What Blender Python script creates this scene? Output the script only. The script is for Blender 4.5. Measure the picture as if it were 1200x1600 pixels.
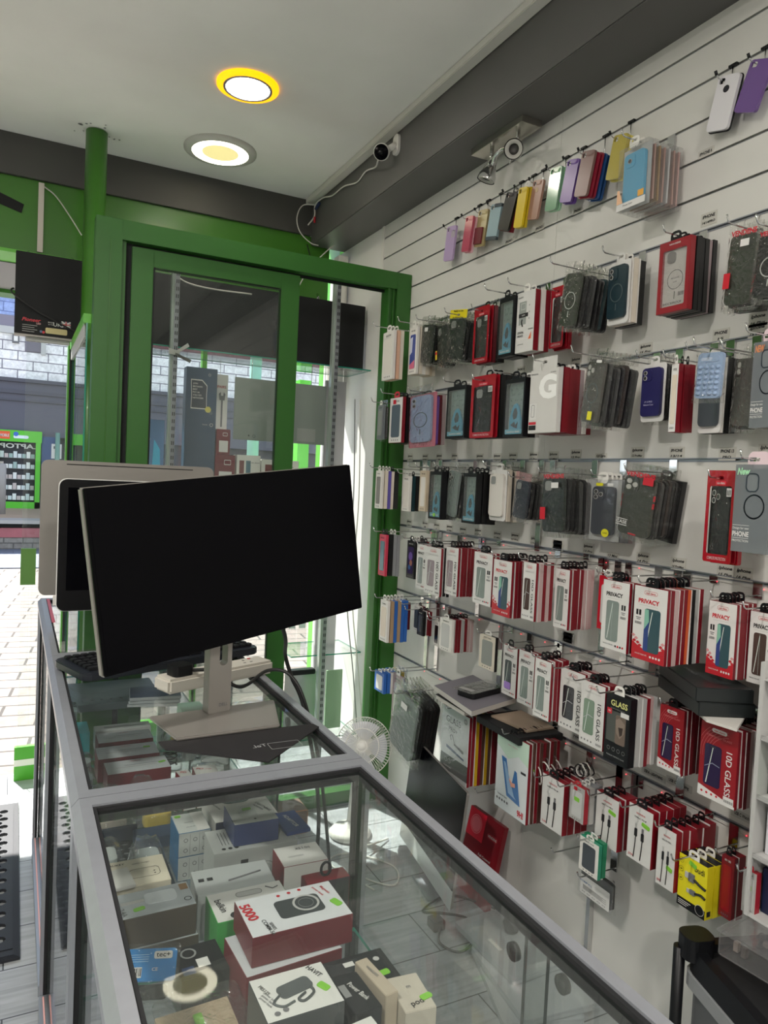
import bpy, bmesh, math, random
from mathutils import Vector, Matrix, Euler
from mathutils.geometry import tessellate_polygon
random.seed(7)
for o in list(bpy.data.objects): bpy.data.objects.remove(o)
S = bpy.context.scene
COL = S.collection
PI = math.pi
# ------------------------------------------------------------------ camera
cam_d = bpy.data.cameras.new('camera'); cam = bpy.data.objects.new('camera', cam_d); COL.objects.link(cam)
cam_d.sensor_fit = 'VERTICAL'; cam_d.sensor_height = 24.0; cam_d.lens = 24.0 * 1140 / 1600; cam_d.clip_start = .02; cam_d.clip_end = 200
R = [(0.8917276, 0.02178711, 0.4520478), (-0.45012914, -0.06095499, 0.8908806), (0.04696428, -0.99790271, -0.04454823)]
# rows: world axes in (right, down, forward); Blender camera looks along -Z with Y up
m = Matrix([(r[0], -r[1], -r[2]) for r in R]).to_4x4(); m.translation = (0, 0, 1.5)
cam.matrix_world = m
S.camera = cam
# ------------------------------------------------------------------ view, sky, sun, lamps
S.view_settings.view_transform = 'Standard'; S.view_settings.look = 'None'; S.view_settings.gamma = 1
S.view_settings.use_curve_mapping = False
S.view_settings.exposure = 1.36
S.cycles.transparent_max_bounces = 24
W = bpy.data.worlds.new('sky'); S.world = W; W.use_nodes = True
nt = W.node_tree; bg = nt.nodes['Background']
sky = nt.nodes.new('ShaderNodeTexSky'); sky.sky_type = 'HOSEK_WILKIE'; sky.turbidity = 3.0; sky.ground_albedo = .5
sky.sun_direction = Vector((-.25, .71, 1)).normalized()
hs = nt.nodes.new('ShaderNodeHueSaturation'); hs.inputs['Saturation'].default_value = .45; hs.inputs['Value'].default_value = 1
nt.links.new(sky.outputs[0], hs.inputs['Color']); nt.links.new(hs.outputs[0], bg.inputs[0]); bg.inputs[1].default_value = 3.3
sd = bpy.data.lights.new('sun', 'SUN'); sd.energy = 7.0; sd.angle = .01; sd.color = (1, .96, .9)
sun = bpy.data.objects.new('sun', sd); COL.objects.link(sun)
sun.rotation_euler = Vector((-.25, .71, 1)).to_track_quat('Z', 'Y').to_euler()
for i, (x, y, e) in enumerate([(-.9, .9, 19), (.4, -.6, 15), (-1.0, -1.8, 24)]):      # unseen disc lamps added under the ceiling to fill the interior
    ld = bpy.data.lights.new('fill_lamp', 'AREA'); ld.shape = 'DISK'; ld.size = .22; ld.energy = e; ld.color = (1, .95, .88)
    lo = bpy.data.objects.new('fill_lamp', ld); COL.objects.link(lo); lo.location = (x, y, 2.975)

# ------------------------------------------------------------------ materials
MATS = {}
def lin(c):
    c = c / 255.0
    return c / 12.92 if c <= .04045 else ((c + .055) / 1.055) ** 2.4
def rgb(h):
    return tuple(lin(int(h[i:i + 2], 16)) for i in (0, 2, 4)) + (1,)
def mat(name, hexc, rough=.5, metal=0., noise=0., nscale=20., bump=0., bscale=60., coat=0., emis=None, es=0., spec=.5):
    if name in MATS: return MATS[name]
    m = bpy.data.materials.new(name); m.use_nodes = True; n = m.node_tree; b = n.nodes['Principled BSDF']
    b.inputs['Base Color'].default_value = rgb(hexc); b.inputs['Roughness'].default_value = rough; b.inputs['Metallic'].default_value = metal
    b.inputs['Coat Weight'].default_value = coat; b.inputs['Specular IOR Level'].default_value = spec
    if emis: b.inputs['Emission Color'].default_value = rgb(emis); b.inputs['Emission Strength'].default_value = es
    if noise > 0 or bump > 0:
        tc = n.nodes.new('ShaderNodeTexCoord')
    if noise > 0:
        t = n.nodes.new('ShaderNodeTexNoise'); t.inputs['Scale'].default_value = nscale; t.inputs['Detail'].default_value = 5
        mx = n.nodes.new('ShaderNodeMix'); mx.data_type = 'RGBA'; mx.blend_type = 'MULTIPLY'; mx.inputs[0].default_value = 1
        mr = n.nodes.new('ShaderNodeMapRange'); mr.inputs[1].default_value = .3; mr.inputs[2].default_value = .7; mr.inputs[3].default_value = 1 - noise; mr.inputs[4].default_value = 1
        n.links.new(tc.outputs['Object'], t.inputs['Vector']); n.links.new(t.outputs[0], mr.inputs[0]); mx.inputs[6].default_value = rgb(hexc)
        n.links.new(mr.outputs[0], mx.inputs[7]); n.links.new(mx.outputs[2], b.inputs['Base Color'])
    if bump > 0:
        t = n.nodes.new('ShaderNodeTexNoise'); t.inputs['Scale'].default_value = bscale; t.inputs['Detail'].default_value = 4
        bp = n.nodes.new('ShaderNodeBump'); bp.inputs['Strength'].default_value = bump; bp.inputs['Distance'].default_value = .01
        n.links.new(tc.outputs['Object'], t.inputs['Vector']); n.links.new(t.outputs[0], bp.inputs['Height']); n.links.new(bp.outputs[0], b.inputs['Normal'])
    MATS[name] = m; return m
def clear(name, tint='FFFFFF', film=.0, filmcol='FFFFFF', refl=1.0, rough=.02, bump=0., bscale=30.):
    """see-through plastic or glass: transparent, a fresnel gloss and a little film"""
    if name in MATS: return MATS[name]
    m = bpy.data.materials.new(name); m.use_nodes = True; n = m.node_tree; n.nodes.clear()
    out = n.nodes.new('ShaderNodeOutputMaterial'); tr = n.nodes.new('ShaderNodeBsdfTransparent'); tr.inputs[0].default_value = rgb(tint)
    gl = n.nodes.new('ShaderNodeBsdfGlossy'); gl.inputs['Roughness'].default_value = rough
    df = n.nodes.new('ShaderNodeBsdfDiffuse'); df.inputs[0].default_value = rgb(filmcol)
    m1 = n.nodes.new('ShaderNodeMixShader'); m1.inputs[0].default_value = film
    n.links.new(tr.outputs[0], m1.inputs[1]); n.links.new(df.outputs[0], m1.inputs[2])
    fr = n.nodes.new('ShaderNodeFresnel'); ge = n.nodes.new('ShaderNodeNewGeometry'); io = n.nodes.new('ShaderNodeMapRange')
    io.inputs[3].default_value = 1.45; io.inputs[4].default_value = 1 / 1.45; n.links.new(ge.outputs['Backfacing'], io.inputs[0]); n.links.new(io.outputs[0], fr.inputs[0])
    mu = n.nodes.new('ShaderNodeMath'); mu.operation = 'MULTIPLY'; mu.inputs[1].default_value = refl; mu.use_clamp = True
    n.links.new(fr.outputs[0], mu.inputs[0])
    m2 = n.nodes.new('ShaderNodeMixShader'); n.links.new(mu.outputs[0], m2.inputs[0]); n.links.new(m1.outputs[0], m2.inputs[1]); n.links.new(gl.outputs[0], m2.inputs[2])
    n.links.new(m2.outputs[0], out.inputs[0])
    if bump > 0:
        tc = n.nodes.new('ShaderNodeTexCoord'); t = n.nodes.new('ShaderNodeTexNoise'); t.inputs['Scale'].default_value = bscale; t.inputs['Detail'].default_value = 3
        t.inputs['Distortion'].default_value = 1.5
        bp = n.nodes.new('ShaderNodeBump'); bp.inputs['Strength'].default_value = bump; bp.inputs['Distance'].default_value = .02
        n.links.new(tc.outputs['Object'], t.inputs['Vector']); n.links.new(t.outputs[0], bp.inputs['Height'])
        for q in (gl, fr): n.links.new(bp.outputs[0], q.inputs['Normal'])
    MATS[name] = m; return m
def solid(h, rough=.5, **k): return mat('c_' + h + ('_%d' % int(rough * 100)), h, rough, **k)
WALLC = 'D9D6CC'
M = dict(
 ceiling=mat('ceiling_paint', 'EDECE8', .8, noise=.07, nscale=3), beam=mat('dark_grey_paint', '4B4A48', .5, noise=.1, nscale=4), soffit=mat('soffit_paint', '5A5957', .45, noise=.08, nscale=3),
 slat=mat('slatwall_laminate', 'D6D5D0', .35, noise=.05, nscale=2.5), groove=mat('groove_dark', '7A7873', .7), alu=mat('brushed_aluminium', '999CA3', .38, .45, noise=.06, nscale=40), alud=mat('dull_aluminium', 'A5A9B0', .38, .75),
 chrome=mat('chrome', 'D0D0D0', .12, 1), green=mat('green_paint', '3F7A22', .3, noise=.06, nscale=5, coat=.2), greend=mat('green_aluminium', '2C6420', .42, .0, noise=.06, nscale=6),
 greenl=mat('bright_green_paint', '5FB535', .35), black=mat('black_plastic', '111215', .4, spec=.3), blackm=mat('black_matt', '101114', .75), rubber=mat('black_rubber', '24262C', .6),
 screen=mat('screen_glass', '010104', .25, spec=.08), white=mat('white_plastic', 'E4E2DC', .4), whitep=mat('white_print', 'D5D4D1', .45), red=mat('red_print', '780E1D', .4), redb=mat('bright_red_print', 'C0182A', .35),
 darkred=mat('dark_red_print', '6A1220', .45), grey=mat('grey_plastic', '8B8C8C', .5), greyl=mat('light_grey', 'B8B8B6', .5), ink=mat('black_ink', '17171A', .6), inkg=mat('grey_ink', '6B6B6E', .6),
 sticker=mat('green_price_sticker', '7FC23A', .5), yellow=mat('yellow_print', 'D9CB1E', .4), silver=mat('silver_aluminium', '8F8B86', .42, .5), cable=mat('cable_black', '121212', .5), cablew=mat('cable_white', 'D5D2CC', .5),
 glass=clear('glass_pane', 'FAFCFB', .015, 'C9D4D0', 1.0), glassc=clear('showcase_glass', 'F9FBFA', .034, 'A6ACAA', .95), gedge=mat('glass_edge', '2E8C77', .2), bag=clear('clear_bag', 'FAFAF9', .008, 'EDEDED', 1.5, .07, .55, 38), clearp=clear('clear_plastic', 'F6F6F6', .06, 'E6E6E6', 1.2, .12, .1, 20),
 frost=clear('frosted_plastic', 'CCD0D2', .45, '9AA0A4', 1.0, .3))
# ------------------------------------------------------------------ mesh builder
TXT = {}
def glyphs(s, bold=0., shear=0.):
    k = (s, bold, shear)
    if k in TXT: return TXT[k]
    c = bpy.data.curves.new('t', 'FONT'); c.body = s; c.size = 1; c.resolution_u = 3; c.offset = bold; c.shear = shear; c.fill_mode = 'FRONT'
    o = bpy.data.objects.new('t', c); me = bpy.data.meshes.new_from_object(o)
    vs = [(v.co.x, v.co.y) for v in me.vertices]; fs = [tuple(p.vertices) for p in me.polygons]
    bpy.data.objects.remove(o); bpy.data.meshes.remove(me); bpy.data.curves.remove(c)
    x0 = min([v[0] for v in vs] or [0]); x1 = max([v[0] for v in vs] or [1]); y0 = min([v[1] for v in vs] or [0]); y1 = max([v[1] for v in vs] or [1])
    TXT[k] = (vs, fs, x0, x1, y0, y1); return TXT[k]
def rr(cx, cz, w, h, r, n=4):
    r = min(r, w / 2.001, h / 2.001); P = []
    for k, (sx, sz) in enumerate(((1, 1), (-1, 1), (-1, -1), (1, -1))):
        for i in range(n + 1):
            a = PI / 2 * (k + i / n); P.append((cx + sx * (w / 2 - r) + r * math.cos(a), cz + sz * (h / 2 - r) + r * math.sin(a)))
    return P
def rect(x0, x1, z0, z1): return [(x0, z0), (x1, z0), (x1, z1), (x0, z1)]
def circ(cx, cz, r, n=20): return [(cx + r * math.cos(2 * PI * i / n), cz + r * math.sin(2 * PI * i / n)) for i in range(n)]
class MB:
    def __init__(s, plane='front', org=(0, 0, 0)):
        s.v = []; s.f = []; s.fm = []; s.sm = []; s.ms = []; s.plane = plane; s.org = org
    def mi(s, m):
        if m not in s.ms: s.ms.append(m)
        return s.ms.index(m)
    def mp(s, u, v, d):
        o = s.org
        if s.plane == 'front': return (o[0] + u, o[1] + d, o[2] + v)
        if s.plane == 'top': return (o[0] + u, o[1] + v, o[2] - d)
        if s.plane == 'left': return (o[0] + d, o[1] - u, o[2] + v)     # seen from -x
        return (o[0] - u, o[1] - d, o[2] + v)                              # back: seen from +y
    def add(s, vs, fs, m, smooth=False):
        b = len(s.v); s.v += [tuple(q) for q in vs]; i = s.mi(m)
        for f in fs: s.f.append(tuple(b + k for k in f)); s.fm.append(i); s.sm.append(smooth)
    def box(s, x0, x1, y0, y1, z0, z1, m, bev=0):
        V = [(x, y, z) for x in (x0, x1) for y in (y0, y1) for z in (z0, z1)]
        F = [(0, 1, 3, 2), (4, 6, 7, 5), (0, 4, 5, 1), (2, 3, 7, 6), (0, 2, 6, 4), (1, 5, 7, 3)]
        if isinstance(m, dict):
            ks = ['-x', '+x', '-y', '+y', '-z', '+z']
            for k, f in zip(ks, F): s.add([V[i] for i in f], [(0, 1, 2, 3)], m.get(k, m.get('*')))
        else: s.add(V, F, m)
        return s
    def prism(s, outer, d0, d1, m, holes=(), side=None, smooth=False):
        loops = [outer] + list(holes); pts = [p for L in loops for p in L]
        tri = tessellate_polygon([[Vector((p[0], p[1], 0)) for p in L] for L in loops])
        n = len(pts); V = [s.mp(p[0], p[1], d0) for p in pts] + [s.mp(p[0], p[1], d1) for p in pts]
        s.add(V, [tuple(t) for t in tri], m); s.add(V, [tuple(i + n for i in t) for t in tri], side or m)
        b = 0
        for L in loops:
            k = len(L); s.add([V[b + i] for i in range(k)] + [V[n + b + i] for i in range(k)], [(i, (i + 1) % k, k + (i + 1) % k, k + i) for i in range(k)], side or m, smooth); b += k
        return s
    def flat(s, poly, d, m, holes=()):
        loops = [poly] + list(holes); pts = [p for L in loops for p in L]
        tri = tessellate_polygon([[Vector((p[0], p[1], 0)) for p in L] for L in loops])
        s.add([s.mp(p[0], p[1], d) for p in pts], [tuple(t) for t in tri], m); return s
    def text(s, t, u, v, size, m, d=-.0008, rot=0., w=None, bold=.012, shear=0., mirror=False, center=True):
        """cap height about size*.7; w squeezes or stretches the line to that width"""
        if not t: return s
        vs, fs, x0, x1, y0, y1 = glyphs(t, bold, shear)
        sx = sz = size
        if w: sx = w / (x1 - x0)
        if mirror: sx = -sx
        cx = (x0 + x1) / 2 if center else x0; cz = (y0 + y1) / 2
        c, q = math.cos(rot), math.sin(rot); V = []
        for a, b in vs:
            a = (a - cx) * sx; b = (b - cz) * sz; V.append(s.mp(u + a * c - b * q, v + a * q + b * c, d))
        s.add(V, fs, m); return s
    def tube(s, pts, r, m, n=8, cap=True):
        P = [Vector(p) for p in pts]; rings = []
        for i, p in enumerate(P):
            t = (P[min(i + 1, len(P) - 1)] - P[max(i - 1, 0)]).normalized()
            a = t.orthogonal().normalized() if i == 0 else (pa - t * pa.dot(t)).normalized(); pa = a; b = t.cross(a)
            rad = r[i] if isinstance(r, (list, tuple)) else r
            rings.append([p + (a * math.cos(2 * PI * k / n) + b * math.sin(2 * PI * k / n)) * rad for k in range(n)])
        V = [q for L in rings for q in L]; F = []
        for i in range(len(P) - 1):
            for k in range(n): F.append((i * n + k, i * n + (k + 1) % n, (i + 1) * n + (k + 1) % n, (i + 1) * n + k))
        s.add(V, F, m, True)
        if cap: s.add(rings[0], [tuple(range(n))], m); s.add(rings[-1], [tuple(range(n))], m)
        return s
    def lathe(s, prof, m, n=32, M4=None):
        M4 = M4 or Matrix(); V = []; F = []
        for r, z in prof:
            for k in range(n): V.append(M4 @ Vector((r * math.cos(2 * PI * k / n), r * math.sin(2 * PI * k / n), z)))
        for i in range(len(prof) - 1):
            for k in range(n): F.append((i * n + k, i * n + (k + 1) % n, (i + 1) * n + (k + 1) % n, (i + 1) * n + k))
        s.add(V, F, m, True); return s
    def pane(s, x0, x1, y0, y1, z0, z1, g=None, e=None):
        g = g or M['glassc']; e = e or M['gedge']; d = {'x': x1 - x0, 'y': y1 - y0, 'z': z1 - z0}; t = min(d, key=d.get)
        return s.box(x0, x1, y0, y1, z0, z1, {'-' + t: g, '+' + t: g, '*': e})
    def mesh(s, name, bevel=0):
        me = bpy.data.meshes.new(name); me.from_pydata(s.v, [], s.f)
        for q in s.ms: me.materials.append(q)
        me.polygons.foreach_set('material_index', s.fm); me.polygons.foreach_set('use_smooth', s.sm)
        b = bmesh.new(); b.from_mesh(me); bmesh.ops.remove_doubles(b, verts=b.verts, dist=1e-6); bmesh.ops.recalc_face_normals(b, faces=b.faces)
        if bevel:
            es = [e for e in b.edges if len(e.link_faces) == 2 and e.calc_face_angle(0) > .6]
            bmesh.ops.bevel(b, geom=es, offset=bevel, segments=2, affect='EDGES', clamp_overlap=True)
        b.to_mesh(me); b.free(); return me
def obj(name, mb, parent=None, bevel=0, loc=(0, 0, 0), rot=(0, 0, 0), scale=(1, 1, 1)):
    me = mb.mesh(name, bevel) if isinstance(mb, MB) else mb
    o = bpy.data.objects.new(name, me); COL.objects.link(o); o.location = loc; o.rotation_euler = rot; o.scale = scale
    if parent: o.parent = parent
    return o
def tag(o, label, cat, group=None):
    o['label'] = label; o['category'] = cat
    if group: o['group'] = group
    return o
def thing(name, label, cat, loc=(0, 0, 0), rot=(0, 0, 0), group=None, scale=(1, 1, 1)):
    o = bpy.data.objects.new(name, None); COL.objects.link(o); o.location = loc; o.rotation_euler = rot; o.scale = scale; o.empty_display_size = .05
    return tag(o, label, cat, group)
def struct(name, mb, bevel=0, parent=None):
    o = obj(name, mb, parent, bevel)
    if not parent: o['kind'] = 'structure'
    return o
def curve(pts, n=8):
    """smooth path through points"""
    P = [Vector(p) for p in pts]; P = [2 * P[0] - P[1]] + P + [2 * P[-1] - P[-2]]; out = []
    for i in range(1, len(P) - 2):
        for k in range(n):
            t = k / n; a, b, c, d = P[i - 1:i + 3]
            out.append(.5 * ((2 * b) + (c - a) * t + (2 * a - 5 * b + 4 * c - d) * t * t + (3 * b - a - 3 * c + d) * t ** 3))
    return out + [P[-2]]
# ================================================================== the room
def planks(name, base, wid, row, mort, mcol, c2, rot=0, msize=.012, rough=.35, off=.5):
    m = bpy.data.materials.new(name); m.use_nodes = True; n = m.node_tree; b = n.nodes['Principled BSDF']; b.inputs['Roughness'].default_value = rough
    tc = n.nodes.new('ShaderNodeTexCoord'); mp = n.nodes.new('ShaderNodeMapping'); mp.inputs['Rotation'].default_value = (0, 0, rot) if not isinstance(rot, tuple) else rot
    br = n.nodes.new('ShaderNodeTexBrick'); br.inputs['Scale'].default_value = 1; br.inputs['Brick Width'].default_value = wid; br.inputs['Row Height'].default_value = row
    br.inputs['Mortar Size'].default_value = mort; br.inputs['Color1'].default_value = rgb(base); br.inputs['Color2'].default_value = rgb(c2); br.inputs['Mortar'].default_value = rgb(mcol); br.offset = off
    n.links.new(tc.outputs['Object'], mp.inputs[0]); n.links.new(mp.outputs[0], br.inputs[0])
    mp2 = n.nodes.new('ShaderNodeMapping'); mp2.inputs['Scale'].default_value = (1.5, 22, 1) if row > .15 and wid > .8 else (6, 6, 6)
    ns = n.nodes.new('ShaderNodeTexNoise'); ns.inputs['Scale'].default_value = 2.2; ns.inputs['Detail'].default_value = 6; ns.inputs['Distortion'].default_value = .6
    n.links.new(tc.outputs['Object'], mp2.inputs[0]); n.links.new(mp2.outputs[0], ns.inputs['Vector'])
    mr = n.nodes.new('ShaderNodeMapRange'); mr.inputs[1].default_value = .3; mr.inputs[2].default_value = .7; mr.inputs[3].default_value = .72; mr.inputs[4].default_value = 1.08
    mx = n.nodes.new('ShaderNodeMix'); mx.data_type = 'RGBA'; mx.blend_type = 'MULTIPLY'; mx.inputs[0].default_value = 1
    n.links.new(ns.outputs[0], mr.inputs[0]); n.links.new(br.outputs[0], mx.inputs[6]); n.links.new(mr.outputs[0], mx.inputs[7]); n.links.new(mx.outputs[2], b.inputs['Base Color'])
    return m
M['floor'] = planks('grey_wood_laminate', 'B2B4B7', 1.25, .213, .0022, '3A3B3E', 'A5A8AD')
struct('floor', MB().box(-2.6, 1.63, -3.5, 3.86, -.05, 0, M['floor']))
struct('ceiling', MB().box(-2.6, 1.63, -3.5, 3.86, 2.985, 3.05, M['ceiling']))
sf = struct('trim_1', MB().box(1.405, 1.63, -3.5, 3.80, 2.748, 2.984, M['soffit']), .004)
struct('trim_2', MB().box(-2.6, 1.404, 3.79, 3.98, 2.80, 2.984, M['beam']))
struct('trim_3', MB().box(-2.6, 1.52, 3.81, 3.98, 2.47, 2.799, M['green']).box(-2.6, 1.52, 3.80, 3.99, 2.455, 2.47, M['greenl']))
struct('trim_4', MB().box(1.36, 1.404, -3.5, 3.78, 2.955, 2.984, mat('trunking_white', 'CFCdC6'.upper(), .4)), .003)
b = MB(); b.box(-2.68, -2.6, -3.5, 3.9, 0, 3.05, M['slat']); struct('wall_left', b)
b = MB(); b.box(-2.68, 1.7, -3.58, -3.5, 0, 3.05, M['slat']); struct('wall_back', b)
# slatted wall: boards between grooves, an aluminium insert in each groove
GR = [.693, .993, 1.293, 1.59, 1.89, 2.19, 2.287, 2.387, 2.487, 2.587, 2.687]
b = MB(); b.box(1.612, 1.63, -1.2, 3.3, 0, 2.748, M['groove'])
zz = [0] + GR + [2.748]
for i in range(len(zz) - 1):
    lo = zz[i] + (.003 if i else 0); hi = zz[i + 1] - (.003 if i + 2 < len(zz) else 0)
    for ya, yb in ((-1.2, 1.9785), (1.9795, 3.3)): b.box(1.603, 1.612, ya, yb, lo, hi, M['slat'])
for g in GR[:6]:
    b.box(1.6015, 1.611, -1.2, 3.3, g + .0025, g + .0055, M['alu']); b.box(1.6015, 1.611, -1.2, 3.3, g - .0055, g - .0025, M['alu']); b.box(1.6105, 1.612, -1.2, 3.3, g - .004, g + .004, M['alud'])
for g in GR[6:]: b.box(1.6022, 1.611, -1.2, 3.3, g - .0042, g - .003, M['alud'])
b.box(1.603, 1.63, 3.3, 3.98, 0, 2.748, mat('corner_wall_paint', 'E6E5E2', .6)); b.box(1.612, 1.63, -3.5, -1.2, 0, 2.748, M['slat']); b.box(1.597, 1.603, 3.29, 3.31, 0, 2.748, M['white'])
struct('wall_right', b)
# green post
po = obj('green_post', MB().lathe([(0, 0), (.046, 0), (.046, 2.98), (0, 2.98)], M['green'], 28)); po.location = (.292, 3.57, .0)
tag(po, 'round glossy green steel post between ceiling and floor beside the window', 'post')
# peeling paint marks round the head of the post
b = MB('top', (.292, 3.57, 2.9835))
for i in range(16):
    a = random.uniform(0, 6.3); r = random.uniform(.055, .11); b.prism(circ(r * math.cos(a), r * math.sin(a), random.uniform(.003, .008), 6), 0, .001, M['grey'])
struct('trim_5', b)

# ---------------------------------------------------------------- sliding glass screen in front of the shop window
b = MB(); g = M['greend']
b.box(.25, .345, 2.985, 3.06, 0, 2.44, g); b.box(.345, 1.53, 2.985, 3.06, 2.365, 2.44, g); b.box(1.53, 1.602, 2.985, 3.06, 0, 2.44, g)
b.box(1.487, 1.53, 3.0, 3.06, 0, 2.365, g); b.box(1.487, 1.497, 2.99, 3.0, 0, 2.365, g); b.box(1.512, 1.518, 2.99, 3.0, 0, 2.365, g)
b.box(.345, 1.487, 3.0, 3.06, 0, .06, g); b.box(.302, .306, 2.983, 2.985, .05, 2.36, M['green']); b.box(.345, .362, 3.0, 3.06, .06, 2.365, g)
b.box(.362, 1.487, 3.028, 3.032, 2.35, 2.365, M['black']); b.box(.362, .385, 3.02, 3.06, .06, 2.365, M['blackm'])
d1 = struct('door_1', b, .0015)
b = MB(); b.box(.385, .465, 3.004, 3.026, .062, 2.352, g); b.box(.988, 1.07, 3.004, 3.026, .062, 2.352, g); b.box(.465, .988, 3.004, 3.026, 2.285, 2.352, g); b.box(.465, .988, 3.004, 3.026, .062, .14, g)
b.box(.465, .471, 3.003, 3.018, .14, 2.285, M['black']); b.box(.982, .988, 3.003, 3.018, .14, 2.285, M['black']); b.box(.471, .982, 3.003, 3.018, 2.279, 2.285, M['black'])
lf = obj('sliding_leaf', b, d1, .0012)
obj('glass_pane', MB().pane(.468, .985, 3.013, 3.018, .138, 2.287, M['glass']), d1)

# ---------------------------------------------------------------- shop front
b = MB()
b.box(.215, .245, 3.86, 3.92, 0, 2.455, M['greenl']); b.box(.245, 1.603, 3.86, 3.92, 0, .18, M['greenl'])
b.box(.245, 1.603, 3.86, 3.92, 2.38, 2.455, M['green']); b.box(.86, .885, 3.87, 3.91, .18, 2.38, M['greenl']); b.box(1.56, 1.603, 3.86, 3.92, .18, 2.38, M['white'])
w1 = struct('window_1', b)
obj('glass_pane', MB().pane(.245, .86, 3.888, 3.894, .18, 2.38, M['glass']), w1); obj('glass_pane', MB().pane(.885, 1.56, 3.888, 3.894, .18, 2.38, M['glass']), w1)
b = MB(); b.box(.222, .25, 3.07, 3.85, 2.05, 2.085, M['greenl']); b.box(.222, .25, 3.07, 3.85, 0, .16, M['greenl']); b.box(.222, .25, 3.835, 3.858, .16, 2.05, M['blackm'])
w2 = struct('window_2', b)
obj('glass_pane', MB().pane(.232, .238, 3.07, 3.834, .16, 2.05, M['glass']), w2)
obj('edge_tape', MB().box(.226, .231, 3.1, 3.83, 2.0, 2.05, M['greyl']), w2)
# fixed clear side panel at the entrance with its green fittings
t = thing('glass_side_panel', 'frameless clear glass side panel at the entrance with green patches', 'glass panel', (.12, 3.78, 0))
obj('glass_pane', MB().pane(-.085, .09, -.005, .005, .05, 2.06, M['glass'], mat('white_glass_edge', 'E8F2EE', .3)), t)
obj('upper_patch', MB().box(-.088, -.024, -.012, .012, .93, 1.1, solid('5E8A42', .5)), t); obj('foot_clamp', MB().box(-.095, -.005, -.014, .014, 0, .16, mat('clamp_green', '4FA52E', .4)).box(-.095, -.005, -.0155, -.014, .07, .1, M['white']), t)
obj('top_clip', MB().box(-.09, .095, -.012, .012, 2.06, 2.09, M['greyl']), t)
# shutter housing outside over the entrance
struct('trim_6', MB().box(-2.7, .0, 3.99, 4.76, 2.45, 2.86, mat('shutter_box', '7D7F83', .5)).box(-2.7, .0, 4.6, 4.74, 2.43, 2.45, M['green']))
struct('trim_7', MB().box(-3.2, 1.75, 3.99, 4.06, 2.86, 5.2, mat('render_outside', 'BDB9AE', .8)))
struct('wall_front', MB().box(1.604, 1.75, 3.86, 4.1, 0, 2.86, M['greenl']).box(-2.7, -1.5, 3.86, 3.98, 0, 2.455, M['greenl']))

def mat_ring(name, x0, x1, y0, y1, label):
    b = MB('top', (0, 0, .011)); bw = .05; bx = .02; holes = []; r = .017; px_ = .042; py_ = .040; j = 0
    y = y0 + bw + .022
    while y < y1 - bw - .012:
        x = x0 + bx + .022 + (px_ / 2 if j % 2 else 0)
        while x < x1 - bx - .015: holes.append(circ(x, y, r, 9)); x += px_
        y += py_ * .9; j += 1
    # cut the sheet into strips so each strip holds one row of holes
    rows = {}
    for h in holes: rows.setdefault(round(sum(p[1] for p in h) / 9, 4), []).append(h)
    ys = sorted(rows); edges = [y0 + bw] + [(a + c) / 2 for a, c in zip(ys, ys[1:])] + [y1 - bw]
    for k, yy in enumerate(ys):
        c0, c1 = edges[k], edges[k + 1]
        b.prism(rect(x0 + bx, x1 - bx, c0, c1), 0, .010, M['rubber'], holes=[[(p[0], min(max(p[1], c0 + .0006), c1 - .0006)) for p in h] for h in rows[yy]])
    for q in (rect(x0, x1, y0, y0 + bw), rect(x0, x1, y1 - bw, y1), rect(x0, x0 + bx, y0 + bw, y1 - bw), rect(x1 - bx, x1, y0 + bw, y1 - bw)): b.prism(q, .002, .010, M['rubber'])
    for k in range(4):
        e = .004 + k * .0045; w = .0015
        for q in (rect(x0 + e, x1 - e, y0 + e, y0 + e + w), rect(x0 + e, x0 + e + w, y0 + e, y1 - e), rect(x1 - e - w, x1 - e, y0 + e, y1 - e)): b.prism(q, .0005, .002, M['rubber'])
    tag(obj(name, b), label, 'doormat')
mat_ring('rubber_doormat', -.62, .045, 2.376, 3.5, 'black rubber ring doormat at the left, partly out of the photo')
mat_ring('rubber_doormat', .125, .548, 2.385, 3.53, 'black rubber ring doormat under the glass counter')

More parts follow.
